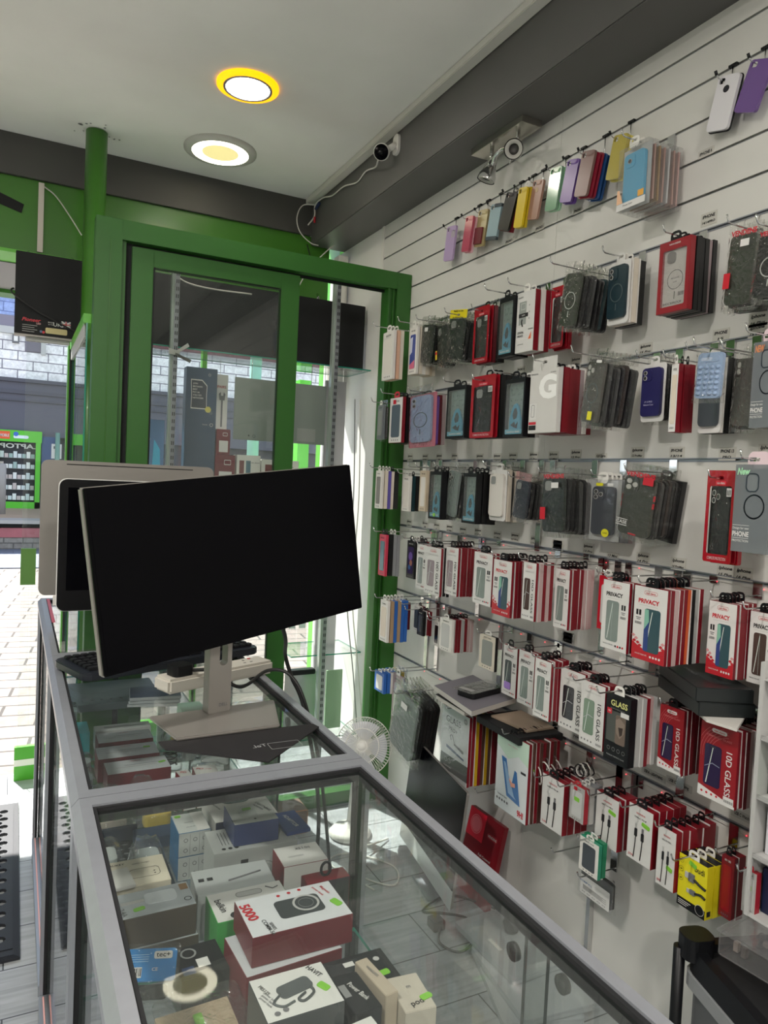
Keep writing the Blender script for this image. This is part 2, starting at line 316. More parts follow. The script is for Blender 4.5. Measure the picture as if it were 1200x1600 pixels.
# ================================================================== glass showcases
def showcase(y0, y1, label, led):
    x0, x1 = .085, .577; w = .027
    t = thing('glass_showcase', label, 'display counter', ((x0 + x1) / 2, (y0 + y1) / 2, 0), group=None); ox, oy = -(x0 + x1) / 2, -(y0 + y1) / 2
    def B(): return MB()
    def sh(b): b.v = [(v[0] + ox, v[1] + oy, v[2]) for v in b.v]; return b
    b = MB('front'); b.prism([(x0, .972), (x0 + w, .972), (x0 + w, 1.0), (x0 + .011, 1.0), (x0, .988)], y0, y1, M['alu']); b.prism([(x1, .972), (x1 - w, .972), (x1 - w, 1.0), (x1 - .011, 1.0), (x1, .988)], y0, y1, M['alu']); b.box(x0 + w, x1 - w, y0, y0 + w, .972, 1.0, M['alu']); b.box(x0 + w, x1 - w, y1 - w, y1, .972, 1.0, M['alu'])
    obj('top_frame', sh(b), t)
    b = B(); k = .006
    for q in ((x0 + w, x0 + w + k, y0 + w, y1 - w), (x1 - w - k, x1 - w, y0 + w, y1 - w), (x0 + w + k, x1 - w - k, y0 + w, y0 + w + k), (x0 + w + k, x1 - w - k, y1 - w - k, y1 - w)): b.box(*q, .974, .9965, M['blackm'])
    obj('gasket', sh(b), t)
    obj('glass_top', sh(B().pane(x0 + w + k, x1 - w - k, y0 + w + k, y1 - w - k, .986, .991)), t)
    for px_, py_ in ((x0, y0), (x0, y1), (x1, y0), (x1, y1)):
        xa = px_ + (.002 if px_ == x0 else -.020); ya = py_ + (.001 if py_ == y0 else -.019)
        xb = xa + (.0 if px_ == x0 else .009); b = B().box(xb, xb + .008, ya, ya + .018, 0, .972, M['alud']); xc = xb + (.008 if px_ == x0 else -.008); b.box(xc, xc + .008, ya + .001, ya + .017, 0, .972, M['blackm'])
        obj('leg', sh(b), t)
    obj('front_glass', sh(B().pane(x0 + .0185, x0 + .0225, y0 + .021, y1 - .021, .1, .971, None, solid('33403D', .3))), t)
    ym = (y0 + y1) / 2
    for k2, (ya, yb, xa) in enumerate(((y0 + .021, ym + .025, x1 - .011), (ym - .025, y1 - .021, x1 - .019))):
        d = obj('sliding_door', sh(B().pane(xa, xa + .005, ya, yb, .1, .970, None, solid('26302E', .3))), t)
        yy = yb - .06 if k2 == 0 else ya + .06
        obj('finger_grip', sh(B().lathe([(0, -.003), (.011, -.003), (.011, .003), (0, .003)], M['black'], 20, Matrix.Translation((xa + (.009 if k2 == 0 else -.0), yy, .93)) @ Matrix.Rotation(PI / 2, 4, 'Y'))), d)
    obj('glass_shelf', sh(B().pane(x0 + .0235, x1 - .023, y0 + .025, y1 - .023, .698, .705)), t)
    b = B(); b.box(x0, x0 + .022, y0 + .02, y1 - .02, .07, .1, M['alud']); b.box(x1 - .024, x1, y0 + .02, y1 - .02, .07, .1, M['alud']); b.box(x0 + .02, x1 - .02, y0, y0 + .02, .07, .1, M['alud']); b.box(x0 + .02, x1 - .02, y1 - .02, y1, .07, .1, M['alud'])
    obj('bottom_rail', sh(b), t)
    b = B(); b.box(x0 + .009, x0 + .0125, y0 + .03, y1 - .03, .1003, .103, mat('led_tape', 'D9A9A6', .5, emis='FF8A7A', es=.05))
    obj('light_strip', sh(b), t)
    return t
showcase(.16, 1.155, 'nearest glass showcase with aluminium frame, full of boxed chargers', 1)
showcase(1.157, 2.061, 'middle glass showcase carrying the monitor and keyboard', 1)
showcase(2.063, 2.968, 'far glass showcase next to the window, carrying the silver computer', 1)

# ---------------------------------------------------------------- boxes in the showcases
CLUT = []
def goods(name, label, cat, cx, cy, w, d, z0, z1, rot, mats, art=None, bev=.0008, group=None):
    t = thing(name, label, cat, (cx, cy, z0), (0, 0, rot), group); h = z1 - z0
    obj('carton', MB().box(-w / 2, w / 2, -d / 2, d / 2, 0, h, mats), t, bev)
    if art:
        a = MB('top', (0, 0, h)); art(a, w, d, h)
        if a.f: obj('printed_top', a, t)
    return t
K = {}
def stick(a, x, y, r=0, w=.018, h=.009): a.prism([(p[0] * math.cos(r) - p[1] * math.sin(r) + x, p[0] * math.sin(r) + p[1] * math.cos(r) + y) for p in rr(0, 0, w, h, .003, 2)], -.0012, -.0002, M['sticker'])
WH, RD, DR, BK, CR_ = M['whitep'], M['red'], M['darkred'], M['black'], solid('D8D0BC', .5)
SH = .7055
def art_a(a, w, d, h):
    a.flat(rr(.012, -.008, .05, .03, .008), -.0006, M['ink'], holes=[rr(.012, -.008, .0484, .0284, .0075)]); a.text('AUKEY', -w / 2 + .02, d / 2 - .014, .008, M['ink']); a.text('mobile charger', .01, d / 2 - .02, .005, M['inkg'])
    a.flat(circ(.028, -.008, .0015), -.0008, M['ink']); a.flat(circ(.028, -.016, .0015), -.0008, M['ink'])
goods('charger_box', 'cream box with a line drawing of a charger, left of nearest showcase', 'box', .204, 1.285, .1, .09, SH, .8, 0, CR_, art_a)
goods('accessory_box', 'small flat white box lying on the cream charger box', 'box', .174, 1.262, .036, .06, .8006, .807, .1, WH)
def art_c(a, w, d, h):
    a.prism(rr(.012, .006, .05, .032, .008), -.0012, -.0002, solid('C9CED3', .3)); a.box(-.05, -.014, .002, .009, h, h + .001, M['greyl']); a.text('2.4A', -w / 2 + .012, -.018, .012, M['inkg'], rot=-1.4); stick(a, -.025, -.016, .2)
    a.flat(rect(.045, .058, .012, .03), -.0006, solid('8A6A45', .4)); a.flat(circ(.051, -.016, .006), -.0006, M['ink'], holes=[circ(.051, -.016, .0045)])
c_ = {'*': solid('4A4238', .35), '+z': solid('AEB4B8', .22)}
goods('charger_box', 'silver topped 2.4A charger box with dark side, upper of two', 'box', .214, 1.176, .122, .072, .7565, .806, .02, c_, art_c)
goods('charger_box', 'dark sided silver box beneath the 2.4A charger box', 'box', .216, 1.174, .126, .074, SH, .756, .02, c_)
# blue bag with printed card
t = thing('cable_pack', 'blue printed tec+ cable pack in a clear bag', 'package', (.19, 1.058, SH + .075), (.35, .05, -.25))
a = MB('top').prism(rr(0, 0, .075, .05, .006), 0, .002, solid('2F7FC0', .35)); obj('printed_card', a, t)
a = MB('top'); a.flat(rr(.018, .014, .026, .012, .003), -.0006, M['whitep']); a.text('tec+', .018, .014, .011, M['ink'], d=-.001); a.flat(rect(-.03, -.01, -.02, -.004), -.0006, M['whitep'])
for i in range(9): a.flat(rect(-.028 + i * .002, -.0275 + i * .002 + (i % 3) * .0004, -.018, -.006), -.001, M['ink'])
a.text('CE', .008, -.008, .007, M['whitep']); 
for i in range(4): a.flat(rect(-.03, -.002 - i * .0, .004 + i * .0035, .005 + i * .0035), -.0006, solid('9CC4E4'))
obj('printing', a, t)
obj('clear_bag', MB('top').prism(rr(0, -.012, .085, .085, .006), -.004, .006, M['bag']), t)
obj('contents', MB('top').prism(rr(0, -.04, .06, .02, .008), .0, .004, M['blackm']), t)
goods('audio_box', 'black boxed headphones with a small white price label', 'box', .262, 1.058, .07, .075, SH, .77, .05, BK, lambda a, w, d, h: (a.flat(rect(-.006, .012, -.02, 0), -.0007, M['whitep']), a.flat(circ(-.012, .018, .012), -.0007, M['grey'], holes=[circ(-.012, .018, .009)]), a.flat(rect(-.03, -.012, -.03, -.012), -.0006, solid('25395E'))))
# bag with yellow crescent
t = thing('card_pack', 'beige card in a clear bag with green sticker, front left', 'package', (.235, .945, SH + .055), (.1, 0, .05))
obj('backing_card', MB('top').box(-.05, .05, -.05, .03, -.05, -.003, solid('B9A58C', .5)), t)
a = MB('top'); a.prism(rr(0, -.004, .012, .02, .002, 2), -.0075, -.0062, M['sticker']); obj('sticker', a, t)
obj('clear_bag', MB('top').prism(rr(.005, -.008, .118, .1, .012), -.012, -.0085, M['bag']), t)
# blue and white stacked pair
def art_g(a, w, d, h):
    a.flat(rect(.006, w / 2 - .001, -d / 2 + .001, d / 2 - .001), -.0006, WH); stick(a, -.02, .03, 0, .012, .009)
    for i in range(6): a.text('oil', -.01 + (i % 3) * .006, -.02 + (i // 3) * .02, .005, M['inkg'])
def front_g(t, w, d, h):
    a = MB('front', (0, -d / 2 - .0002, 0))
    for i in range(3):
        for j in range(2): a.flat(circ(-w / 2 + .014 + i * .018, .012 + j * .02, .004), -.0006, M['inkg'], holes=[circ(-w / 2 + .014 + i * .018, .012 + j * .02, .003)])
    for i in range(2): a.flat(rect(-w / 2 + .022 + i * .018, -w / 2 + .0225 + i * .018, .004, h - .004), -.0005, M['inkg'])
    obj('printed_front', a, t)
gm = {'*': solid('C4C8C6', .45), '-x': solid('2C6E9E', .4)}
g1 = goods('lens_box', 'white icon box with blue side, upper of the stacked pair', 'box', .327, 1.432, .062, .082, .753, .8, 0, gm, art_g); front_g(g1, .062, .082, .047)
g1 = goods('lens_box', 'white icon box with blue side, lower of the stacked pair', 'box', .327, 1.432, .062, .082, SH, .7525, 0, gm); front_g(g1, .062, .082, .047)
def art_h(a, w, d, h):
    a.prism(rr(-.002, .03, .06, .034, .017, 6), -.0012, -.0002, solid('2A3B3A', .3)); a.flat(circ(-.035, -.03, .005), -.0006, M['redb']); stick(a, .045, .04, -.4); a.text('wireless earphones', -.05, .02, .007, M['ink'], rot=-1.3)
goods('earphone_box', 'white box with dark oval window and navy front', 'box', .437, 1.47, .13, .118, SH, .8, 0, {'*': WH, '-y': solid('23305A', .4)}, art_h)
goods('adaptor_box', 'white topped navy adaptor box on the grey box', 'box', .424, 1.346, .086, .088, .8005, .842, -.03, {'*': solid('283A70', .4), '+z': solid('CDD0CC', .4)}, lambda a, w, d, h: (a.text('LIGHTNING', .028, .015, .009, M['ink'], rot=-1.2), a.text('ADAPTER', .018, .015, .007, M['ink'], rot=-1.2), a.flat(rr(-.008, -.002, .035, .03, .003), -.0004, solid('BBC0BC')), stick(a, -.006, .014, .1), a.flat(circ(0, -.03, .0025), -.0006, M['ink'])))
goods('adaptor_box', 'flat navy box reading ADAPTOR beside the grey box', 'box', .508, 1.35, .05, .085, .8005, .808, .05, solid('27407F', .4), lambda a, w, d, h: (a.text('ADAPTOR', .0, 0, .012, M['whitep'], rot=-1.45),))
def art_k(a, w, d, h):
    for i in range(5): a.flat(rect(-.06 + i * .006, -.0585 + i * .006, -.02, .03), -.0006, M['inkg'])
    for i in range(3): a.flat(circ(-.06 + i * .012, -.034, .004), -.0006, M['ink'])
k = goods('vaporiser_box', 'long grey box with ring drawings on its front', 'box', .422, 1.335, .16, .09, SH, .8, -.03, solid('B9BCBA', .45), art_k)
a = MB('front', (0, -.0452, 0))
for cx in (.02, .058): a.flat(circ(cx, .05, .015), -.0006, M['inkg'], holes=[circ(cx, .05, .0142)]); a.flat(circ(cx, .05, .009), -.0006, M['inkg'], holes=[circ(cx, .05, .0085)])
a.flat(rect(-.03, -.016, .045, .075), -.0006, M['ink']); a.text('VIBE', -.023, .022, .016, M['ink'], rot=1.57)
for i in range(8): a.flat(rect(-.072 + i * .004, -.071 + i * .004, .01, .08), -.0006, M['greyl'])
obj('printed_front', a, k)
goods('lightning_box', 'white box with red left side, by the showcase corner', 'box', .487, 1.236, .085, .07, SH, .8, -.03, {'*': WH, '-x': RD}, lambda a, w, d, h: (a.text('5G | 5X', .01, .02, .009, M['ink'], rot=3.1), a.flat(rr(-.01, -.005, .03, .006, .003), -.0006, M['greyl'])))
t = thing('watch_case_pack', 'red sided box reading WATCH CASE with black loop handle', 'package', (.503, 1.152, SH), (0, 0, 0))
obj('carton', MB().box(-.04, .04, -.016, .016, 0, .094, {'*': RD, '-y': solid('2B2A2E', .4)}), t, .001)
a = MB('front', (0, -.0162, 0)); a.text('WATCH', -.012, .07, .011, M['redb']); a.text('CASE', -.016, .058, .011, M['redb']); a.prism([(-.0, .02), (.02, .065), (.03, .07), (.022, .03), (.008, .01)], -.001, 0, M['ink']); obj('printed_front', a, t)
obj('loop', MB().tube([(.0 + .009 * math.cos(i * PI / 8), 0, .106 + .012 * math.sin(i * PI / 8)) for i in range(17)], .0025, M['black']), t)
goods('cable_box', 'long flat white box behind the green sided one', 'box', .36, 1.232, .135, .08, SH, .785, -.06, solid('B4B8B8', .4), lambda a, w, d, h: (a.flat(rect(-.06, -.05, 0, .01), -.0006, M['ink']), a.flat(rect(-.045, -.035, 0, .01), -.0006, M['ink']), a.tube([(-.01, -.01, h + .001), (.03, .0, h + .001), (.05, .005, h + .001)], .0015, M['inkg'])))
def art_o(a, w, d, h):
    a.text('belkin', -.048, .002, .016, M['ink'], rot=-1.45); a.flat(rr(.004, .022, .045, .015, .007), -.0006, M['ink'], holes=[rr(.004, .022, .0435, .0135, .0065)]); a.flat(rr(.004, .022, .043, .013, .0062), -.0005, M['greyl']); a.flat(circ(-.032, -.03, .009), -.0006, M['ink'])
    a.tube([(.035, .03, h + .001), (.045, .02, h + .001), (.055, .024, h + .001)], .001, M['inkg'])
goods('charger_box', 'white topped belkin charger box with bright green sides', 'box', .362, 1.135, .128, .082, SH, .795, 0, {'*': solid('3FA24A', .4), '+z': WH}, art_o)
def art_p(a, w, d, h):
    a.text('5000', -.066, .012, .022, M['redb'], rot=-1.45, bold=.03); a.text('mAh', -.05, .012, .0, M['redb']); a.text('COMM-S4', -.05, -.033, .009, M['ink'], rot=-1.45); a.text('SERIES', -.043, -.033, .007, M['ink'], rot=-1.45)
    a.prism(rr(.01, .0, .072, .046, .008), -.0008, -.0002, solid('3C4143', .3)); a.prism(circ(.022, .004, .021, 28), -.0014, -.0009, M['greyl'], holes=[circ(.022, .004, .0175, 28)]); a.prism(circ(.022, .004, .012, 24), -.0014, -.0009, M['grey'], holes=[circ(.022, .004, .0115, 24)])
    for i in range(3): a.flat(circ(-.012 + i * .018, .037 + i * .002, .003), -.0006, M['redb'])
    stick(a, .066, -.012, -1.2, .02, .012); a.text('Magnetic', .062, .026, .007, M['redb'], rot=-1.3); a.text('power bank', .05, .026, .006, M['redb'], rot=-1.3)
goods('power_bank_box', 'white topped red 5000 power bank box wrapped in film', 'box', .394, 1.02, .157, .098, .7955, .84, 0, {'*': DR, '+z': solid('D4D6DA', .35)}, art_p)
goods('power_bank_box', 'dark red box under the 5000 power bank box', 'box', .376, 1.01, .15, .1, SH, .795, .06, {'*': DR, '+z': solid('B9BCC0', .35)})
r = goods('router_box', 'black HUAWEI Mobile WiFi box with green sticker', 'box', .438, .915, .145, .07, SH, .79, .0, {'*': solid('1C1F22', .4)}, lambda a, w, d, h: (a.text('HUAWEI Mobile WiFi', -.02, -.024, .0105, M['greyl'], w=.09), stick(a, .05, -.018, .1, .022, .011), a.flat(rect(-.02, .03, 0, .025), -.0005, solid('2F3436', .2)), a.flat(rect(.004, .02, .012, .022), -.0009, M['whitep']), a.flat(circ(.055, .014, .005, 8), -.0006, M['greyl'])))
def art_s(a, w, d, h):
    a.text('HAVIT', .035, .026, .011, M['ink'], rot=-1.15, w=.026); stick(a, .036, -.006, -1.1, .018, .011)
    a.prism([(p[0] * .97 - p[1] * .2 + .0, p[0] * .2 + p[1] * .97 + .006) for p in rr(0, 0, .048, .024, .007)], -.0016, -.0002, solid('4E5355', .35)); a.tube(curve([(-.022, .0, h + .001), (-.034, -.012, h + .001), (-.024, -.022, h + .001), (-.008, -.018, h + .001)]), .0016, solid('4E5355'))
    a.tube(curve([(.02, .0, h + .001), (.02, -.012, h + .001), (.004, -.022, h + .001), (-.002, -.016, h + .001), (.01, -.008, h + .001)]), .0018, solid('3E4345')); a.text('PB5125', -.038, .016, .007, M['ink'], rot=-1.2)
    for i in range(3): a.text('power bank', -.035 - i * .004, .0 - .003 * i, .005, M['inkg'], rot=-1.2)
    for i in range(2): a.flat(circ(-.035 + i * .012, -.03 + i * .003, .004), -.0006, M['inkg'])
goods('power_bank_box', 'white HAVIT power bank box with strap picture', 'box', .341, .86, .103, .083, SH, .83, .0, {'*': solid('3A3E40', .4), '+z': WH}, art_s)
goods('power_bank_box', 'black box reading Power Bank beside the white HAVIT one', 'box', .427, .858, .04, .075, SH, .805, .05, {'*': solid('202225', .4)}, lambda a, w, d, h: (a.text('Power Bank', .004, .0, .011, M['whitep'], rot=-1.3, w=.04), a.flat(rect(-.018, -.008, -.005, .02), -.0005, M['grey'])))
goods('slim_box', 'narrow beige box leaning beside the Power Bank box', 'box', .462, .868, .02, .08, SH, .812, .12, {'*': solid('B9AC9A', .45)}, lambda a, w, d, h: (a.text('WIRELESS', 0, .01, .006, M['inkg'], rot=-1.45),))
goods('earphone_box', 'pale box reading pod with a green sticker', 'box', .5, .835, .045, .07, SH, .80, -.1, {'*': solid('BDB5A8', .45)}, lambda a, w, d, h: (a.text('pod', .0, -.022, .013, M['ink'], rot=.2), stick(a, .016, -.014, .25, .018, .01), a.text('m', 0, .01, .009, M['inkg'])))
goods('adaptor_box', 'white wedge box with black headphone pad at photo bottom', 'box', .408, .79, .05, .05, SH, .80, .1, {'*': WH})
goods('earphone_box', 'black box with round earpads at the photo bottom', 'box', .35, .765, .05, .08, SH, .79, 0, {'*': solid('26282B', .4)}, lambda a, w, d, h: (a.lathe([(0, h), (.014, h), (.014, h + .012), (.01, h + .016), (0, h + .016)], M['black'], 20),))
for cx, cy, w, d, h, c, l in ((.165, 1.46, .09, .1, .07, 'B9C0C0', 'crumpled clear bag behind the cream charger box'), (.245, 1.42, .07, .1, .08, 'A9B2B4', 'tall crumpled clear bag left of the blue sided boxes'), (.17, 1.36, .08, .06, .06, 'C9CDCC', 'clear bag of white parts behind the cream charger box'), (.16, .93, .07, .08, .05, '7E7C78', 'clear bag with grey contents at the near left')):
    CLUT.append((cx, cy, w, d, h, c, l))
# middle showcase
def lab(a, w, d, h): a.text('VENDENS', 0, d / 2 - .012, .006, M['redb']); a.flat(rect(-w * .35, w * .3, -.008, -.004), -.0006, M['greyl']); a.flat(rect(-w * .2, w * .35, .004, .006), -.0006, M['inkg'])
rm = {'*': DR, '+z': solid('C6CACE', .4)}
goods('adaptor_box', 'white topped red box, rearmost of three in middle showcase', 'box', .281, 2.05 - .0, .14, .075, SH, .77, .0, rm, lab)
goods('adaptor_box', 'white topped red box, middle of three in middle showcase', 'box', .276, 1.955, .15, .085, SH, .765, .0, rm, lambda a, w, d, h: (lab(a, w, d, h), stick(a, .05, .01)))
goods('adaptor_box', 'white topped red box, front one of three in middle showcase', 'box', .288, 1.862, .15, .08, SH, .76, .02, rm, lambda a, w, d, h: (lab(a, w, d, h), stick(a, .06, .0, .3)))
def cpack(name, label, cx, cy, w, d, h, colc, rot=0, extra=None):
    t = thing(name, label, 'package', (cx, cy, SH + .001), (0, 0, rot))
    obj('contents', MB('top', (0, 0, h * .55)).prism(rr(0, 0, w * .6, d * .55, .012), -.006, h * .5, colc), t, .003)
    b = MB(); n = 8
    V = []; F = []
    for i in range(n + 1):
        for j in range(n + 1):
            u, v = i / n * 2 - 1, j / n * 2 - 1; V.append((u * w / 2, v * d / 2, h * (1 - max(abs(u), abs(v)) ** 4 * .9) + random.uniform(-.004, .004)))
    for i in range(n):
        for j in range(n): F.append((i * (n + 1) + j, i * (n + 1) + j + 1, (i + 1) * (n + 1) + j + 1, (i + 1) * (n + 1) + j))
    b.add(V, F, M['bag'], True); obj('clear_bag', b, t)
    if extra: obj('label_card', extra(w, d, h), t)
    return t
for q in CLUT: cpack('clear_bag_pack', q[6], q[0], q[1], q[2], q[3], q[4], solid(q[5], .4))
cpack('blister_pack', 'clear blister with brown contents, left in middle showcase', .2, 1.745, .1, .08, .06, solid('8B8076'))
cpack('blister_pack', 'clear plastic blister tub beside the brown one', .285, 1.748, .06, .08, .07, solid('9FB0B5', .3))
cpack('cable_pack', 'crumpled clear bag at the left edge of middle showcase', .165, 1.88, .07, .09, .05, solid('8E9A9E', .3))
cpack('cable_pack', 'clear bag with white clips left of the red boxes', .168, 1.985, .075, .08, .05, solid('A9B4B6', .3))
cpack('cable_pack', 'bagged grey box with dark label near cross rail', .2, 1.64, .11, .09, .05, solid('A59C93'), 0, lambda w, d, h: MB().box(-.03, .05, -.05, -.043, .0, .03, solid('1F2A38')))
cpack('cable_pack', 'yellow carded pack holding a small silver connector', .3, 1.645, .1, .075, .04, solid('CFB74A'), 0, lambda w, d, h: MB('top', (0, 0, .044)).prism(rr(0, .006, .03, .02, .005), 0, .012, M['silver']))
goods('cable_box', 'flat navy striped box at the front of middle showcase', 'box', .3, 1.56, .12, .05, SH, .73, 0, {'*': solid('33465F', .4)})
goods('charger_box', 'small PD charger box with red side, left one', 'box', .378, 1.72, .03, .07, SH, .775, .1, {'*': WH, '-x': RD}, lambda a, w, d, h: (a.text('PD', 0, .02, .012, M['redb'], rot=-.4),))
goods('charger_box', 'PD charger box with red side and white card, right one', 'box', .428, 1.725, .055, .08, SH, .775, -.05, {'*': WH, '-x': RD}, lambda a, w, d, h: (a.text('PD', -.012, .022, .014, M['redb'], rot=-.4), a.text('2.4A', .008, .016, .008, M['redb'], rot=-.4), stick(a, .014, -.02)))
goods('card_box', 'pale green carded pack with green sticker near the mat', 'box', .5, 1.72, .07, .09, SH, .755, 0, {'*': solid('CDE0CB', .4)}, lambda a, w, d, h: (stick(a, 0, .02), a.text('charger', 0, -.01, .008, M['inkg'])))
t = thing('acrylic_tube', 'round clear tub holding coiled black earphones in middle showcase', 'container', (.385, 1.94, SH + .001))
obj('tub', MB().lathe([(0, 0), (.03, 0), (.03, .075), (.027, .078)], M['clearp'], 24), t)
obj('coiled_lead', MB().tube([(.016 * math.cos(i * .6), .016 * math.sin(i * .6), .01 + i * .0012) for i in range(40)], .0022, M['cable'], 6), t)
for i, (cx, cy, l) in enumerate([(.46, 2.0, 'clear bagged cable, left of three under the power strip'), (.5, 1.93, 'clear bagged cable with green label near power strip'), (.47, 1.86, 'clear bagged cable nearest the silver monitor stand')]):
    t = cpack('cable_pack', l, cx, cy, .12, .07, .03, solid('C5CCCB'), .3 - i * .3)
goods('cable_box', 'long white striped box under the keyboard', 'box', .29, 2.16, .15, .05, SH, .76, 0, {'*': solid('C7CBC9')}, lambda a, w, d, h: (a.flat(rect(-.05, .06, -.003, 0), -.0006, M['ink']), a.flat(rect(-.05, .02, .006, .008), -.0006, M['ink'])))
goods('accessory_box', 'teal box at the far left under the keyboard', 'box', .165, 2.17, .07, .1, SH, .765, 0, {'*': solid('3E9FA8', .4)})
cpack('cable_pack', 'yellow carded pack under the power strip', .45, 2.14, .09, .06, .03, solid('CDB53C'))
goods('accessory_box', 'pale green box at far end of middle showcase', 'box', .5, 2.24 - .0, .07, .07, SH, .775, 0, {'*': solid('8FBFA6', .4)})
# far showcase
goods('switch_box', 'grey printed board box in the far showcase', 'box', .3, 2.62, .32, .26, SH, .73, .02, {'*': solid('5E6A70', .35)}, lambda a, w, d, h: [a.text(c, -.12 + i * .03, -.09, .018, M['ink']) for i, c in enumerate('11XEEB7')] and None)
for i in range(3): goods('slim_laptop', 'slim silver laptop, %s of three in far showcase' % ('lowest', 'middle', 'topmost')[i], 'laptop', .43, 2.46, .16, .12, .7306 + i * .011, .7406 + i * .011, -.25 + i * .06, {'*': solid('D5D9DE', .3), '+z': solid('39465E', .35)})
cpack('blister_pack', 'small clear pack at the left of far showcase', .17, 2.42, .06, .1, .05, solid('9FB2B6'))
o = obj('red_tape', MB().box(.114, .124, 2.5, 2.94, 1.0003, 1.0012, M['redb'])); tag(o, 'red and white tape strip along the far counter edge', 'tape')

# ================================================================== computers on the counter
mon = thing('computer_monitor', 'wide black computer monitor with silver stand, screen off', 'monitor', (.379, 1.464, 1.004))
TL, TR, BL, BR = Vector((.113, 1.36, 1.462)), Vector((.69, 1.545, 1.529)), Vector((.132, 1.348, 1.125)), Vector((.737, 1.53, 1.20))
u = ((TR - TL) + (BR - BL)).normalized(); vv = ((TL - BL) + (TR - BR)); vv = (vv - u * vv.dot(u)).normalized(); yy = vv.cross(u); c0 = (TL + TR + BL + BR) / 4
mw = Matrix((u, yy, vv)).transposed().to_4x4(); mw.translation = c0 - mon.location
Wm, Hm = .617, .338
def mo(name, mb, bev=0, par=None):
    o = obj(name, mb, par or mon, bev); o.matrix_local = mw; return o
mo('housing', MB().box(-Wm / 2, Wm / 2, .004, .022, -Hm / 2, Hm / 2, M['silver']).box(-.16, .16, .022, .045, -.09, .11, M['silver']), .003)
mo('bezel', MB('front').prism(rr(0, 0, Wm - .003, Hm - .003, .003), .0, .004, M['screen']))
mo('screen', MB('front').prism(rect(-Wm / 2 + .008, Wm / 2 - .008, -Hm / 2 + .012, Hm / 2 - .008), -.0006, 0, M['screen']))
cc = mon.location
def colm(z0, z1, hole=False):
    q = MB('front', (0, -.012, 0)); q.prism(rr(0, (z0 + z1) / 2, .05, z1 - z0, .004), 0, .024, M['silver'], holes=[rr(.006, .125, .018, .045, .008)] if hole else ()); return q
st = obj('stand_column', colm(.006, .33, True), mon, .002); st.location = (.003, .07 - .03, 0); st.rotation_euler = (0, 0, .25)
a = MB('front', (0, -.0125, 0)); a.text('DELL', .008, .022, .009, M['inkg']); o = obj('badge', a, st)
bs = MB('top'); pl = [(.2463, 1.4723), (.5143, 1.50), (.4744, 1.343), (.2731, 1.3338)]
pl = [(p[0] - cc.x, p[1] - cc.y) for p in pl]; bs.prism(pl, -.006, 0, M['silver']); obj('stand_base', bs, mon, .002)
st.location = (0, .0, 0)
# loose mat under the stand
o = obj('desk_mat', MB('top', (0, 0, 1.0035)).prism([(.243, 1.345), (.545, 1.345), (.55, 1.325), (.402, 1.188), (.249, 1.305)], 0, .0025, mat('mat_black', '1A181A', .7)).prism(rr(.455, 1.255, .06, .03, .002), -.0003, 0, M['grey'], holes=[rr(.455, 1.255, .0585, .0285, .0015)]))
tag(o, 'thin black desk mat under the silver monitor stand', 'desk mat')
a = MB('top', (0, 0, 1.0035)); a.text('TeL', .408, 1.262, .018, M['grey'], rot=.1, mirror=True); obj('printing', a, o)
# keyboard
kb = thing('keyboard', 'black wired computer keyboard lying behind the monitor', 'keyboard', (.352, 1.928, 1.0), (0, 0, .33))
b = MB('top', (0, 0, .024)); b.prism(rr(0, 0, .49, .19, .03), 0, .018, solid('1B1F28', .4)); obj('case', b, kb, .004)
b = MB(); rows = [(.067, 15), (.034, 15), (.010, 15), (-.014, 14), (-.038, 13), (-.062, 9)]
kws = []
for y, n in rows:
    wtot = .30
    for k in range(n): kws.append((-.225 + (k + .5) * wtot / n, y, wtot / n - .004))
    for k in range(3 if y != -.014 else 0): kws.append((.092 + k * .02, y, .016))
    for k in range(4): kws.append((.163 + k * .02, y, .016))
for x, y, w in kws: b.box(x - w / 2, x + w / 2, y - .0085, y + .0085, .024, .032, solid('131418', .5))
obj('keys', b, kb, .0015)
# power strip with plug
ps = thing('power_strip', 'white four-socket extension strip behind the monitor stand', 'power strip', (.44, 1.71, 1.0), (0, 0, .37))
obj('body', MB().box(-.148, .148, -.033, .033, .001, .034, mat('strip_white', 'CFCAC0', .5)), ps, .006)
b = MB('top', (0, 0, .034))
for i in range(4):
    cx = -.1 + i * .062
    for dx, dy, w, h in ((0, .012, .004, .008), (-.01, -.008, .007, .003), (.01, -.008, .007, .003)): b.prism(rect(cx + dx - w / 2, cx + dx + w / 2, dy - h / 2, dy + h / 2), -.0004, .0, M['ink'])
    b.prism(rect(cx + .018, cx + .024, .014, .02), -.002, 0, M['redb'])
obj('sockets', b, ps)
pg = thing('mains_plug', 'black three-pin plug in the white power strip', 'plug', (.345, 1.67, 1.0345), (0, 0, .37))
obj('plug_body', MB('top', (0, 0, .024)).prism(rr(0, 0, .05, .045, .012), 0, .024, M['black']), pg, .004)
lead = [(.37, 1.66, 1.045), (.41, 1.62, 1.05), (.45, 1.60, 1.02), (.49, 1.63, 1.008), (.55, 1.66, 1.03), (.60, 1.64, 1.02), (.63, 1.60, .95), (.68, 1.60, .75), (.72, 1.6, .4), (.74, 1.66, .012)]
o = obj('mains_lead', MB().tube(curve(lead), .0042, M['cable'])); tag(o, 'black mains lead running from the plug over the counter edge', 'cable')
o = obj('monitor_cable', MB().tube(curve([(.52, 1.52, 1.2), (.57, 1.60, 1.12), (.60, 1.68, 1.06), (.625, 1.70, 1.0), (.66, 1.68, .9), (.70, 1.66, .6), (.74, 1.9, .03)]), .005, M['cable'])); tag(o, 'black cable hanging from the monitor down behind the counter', 'cable')

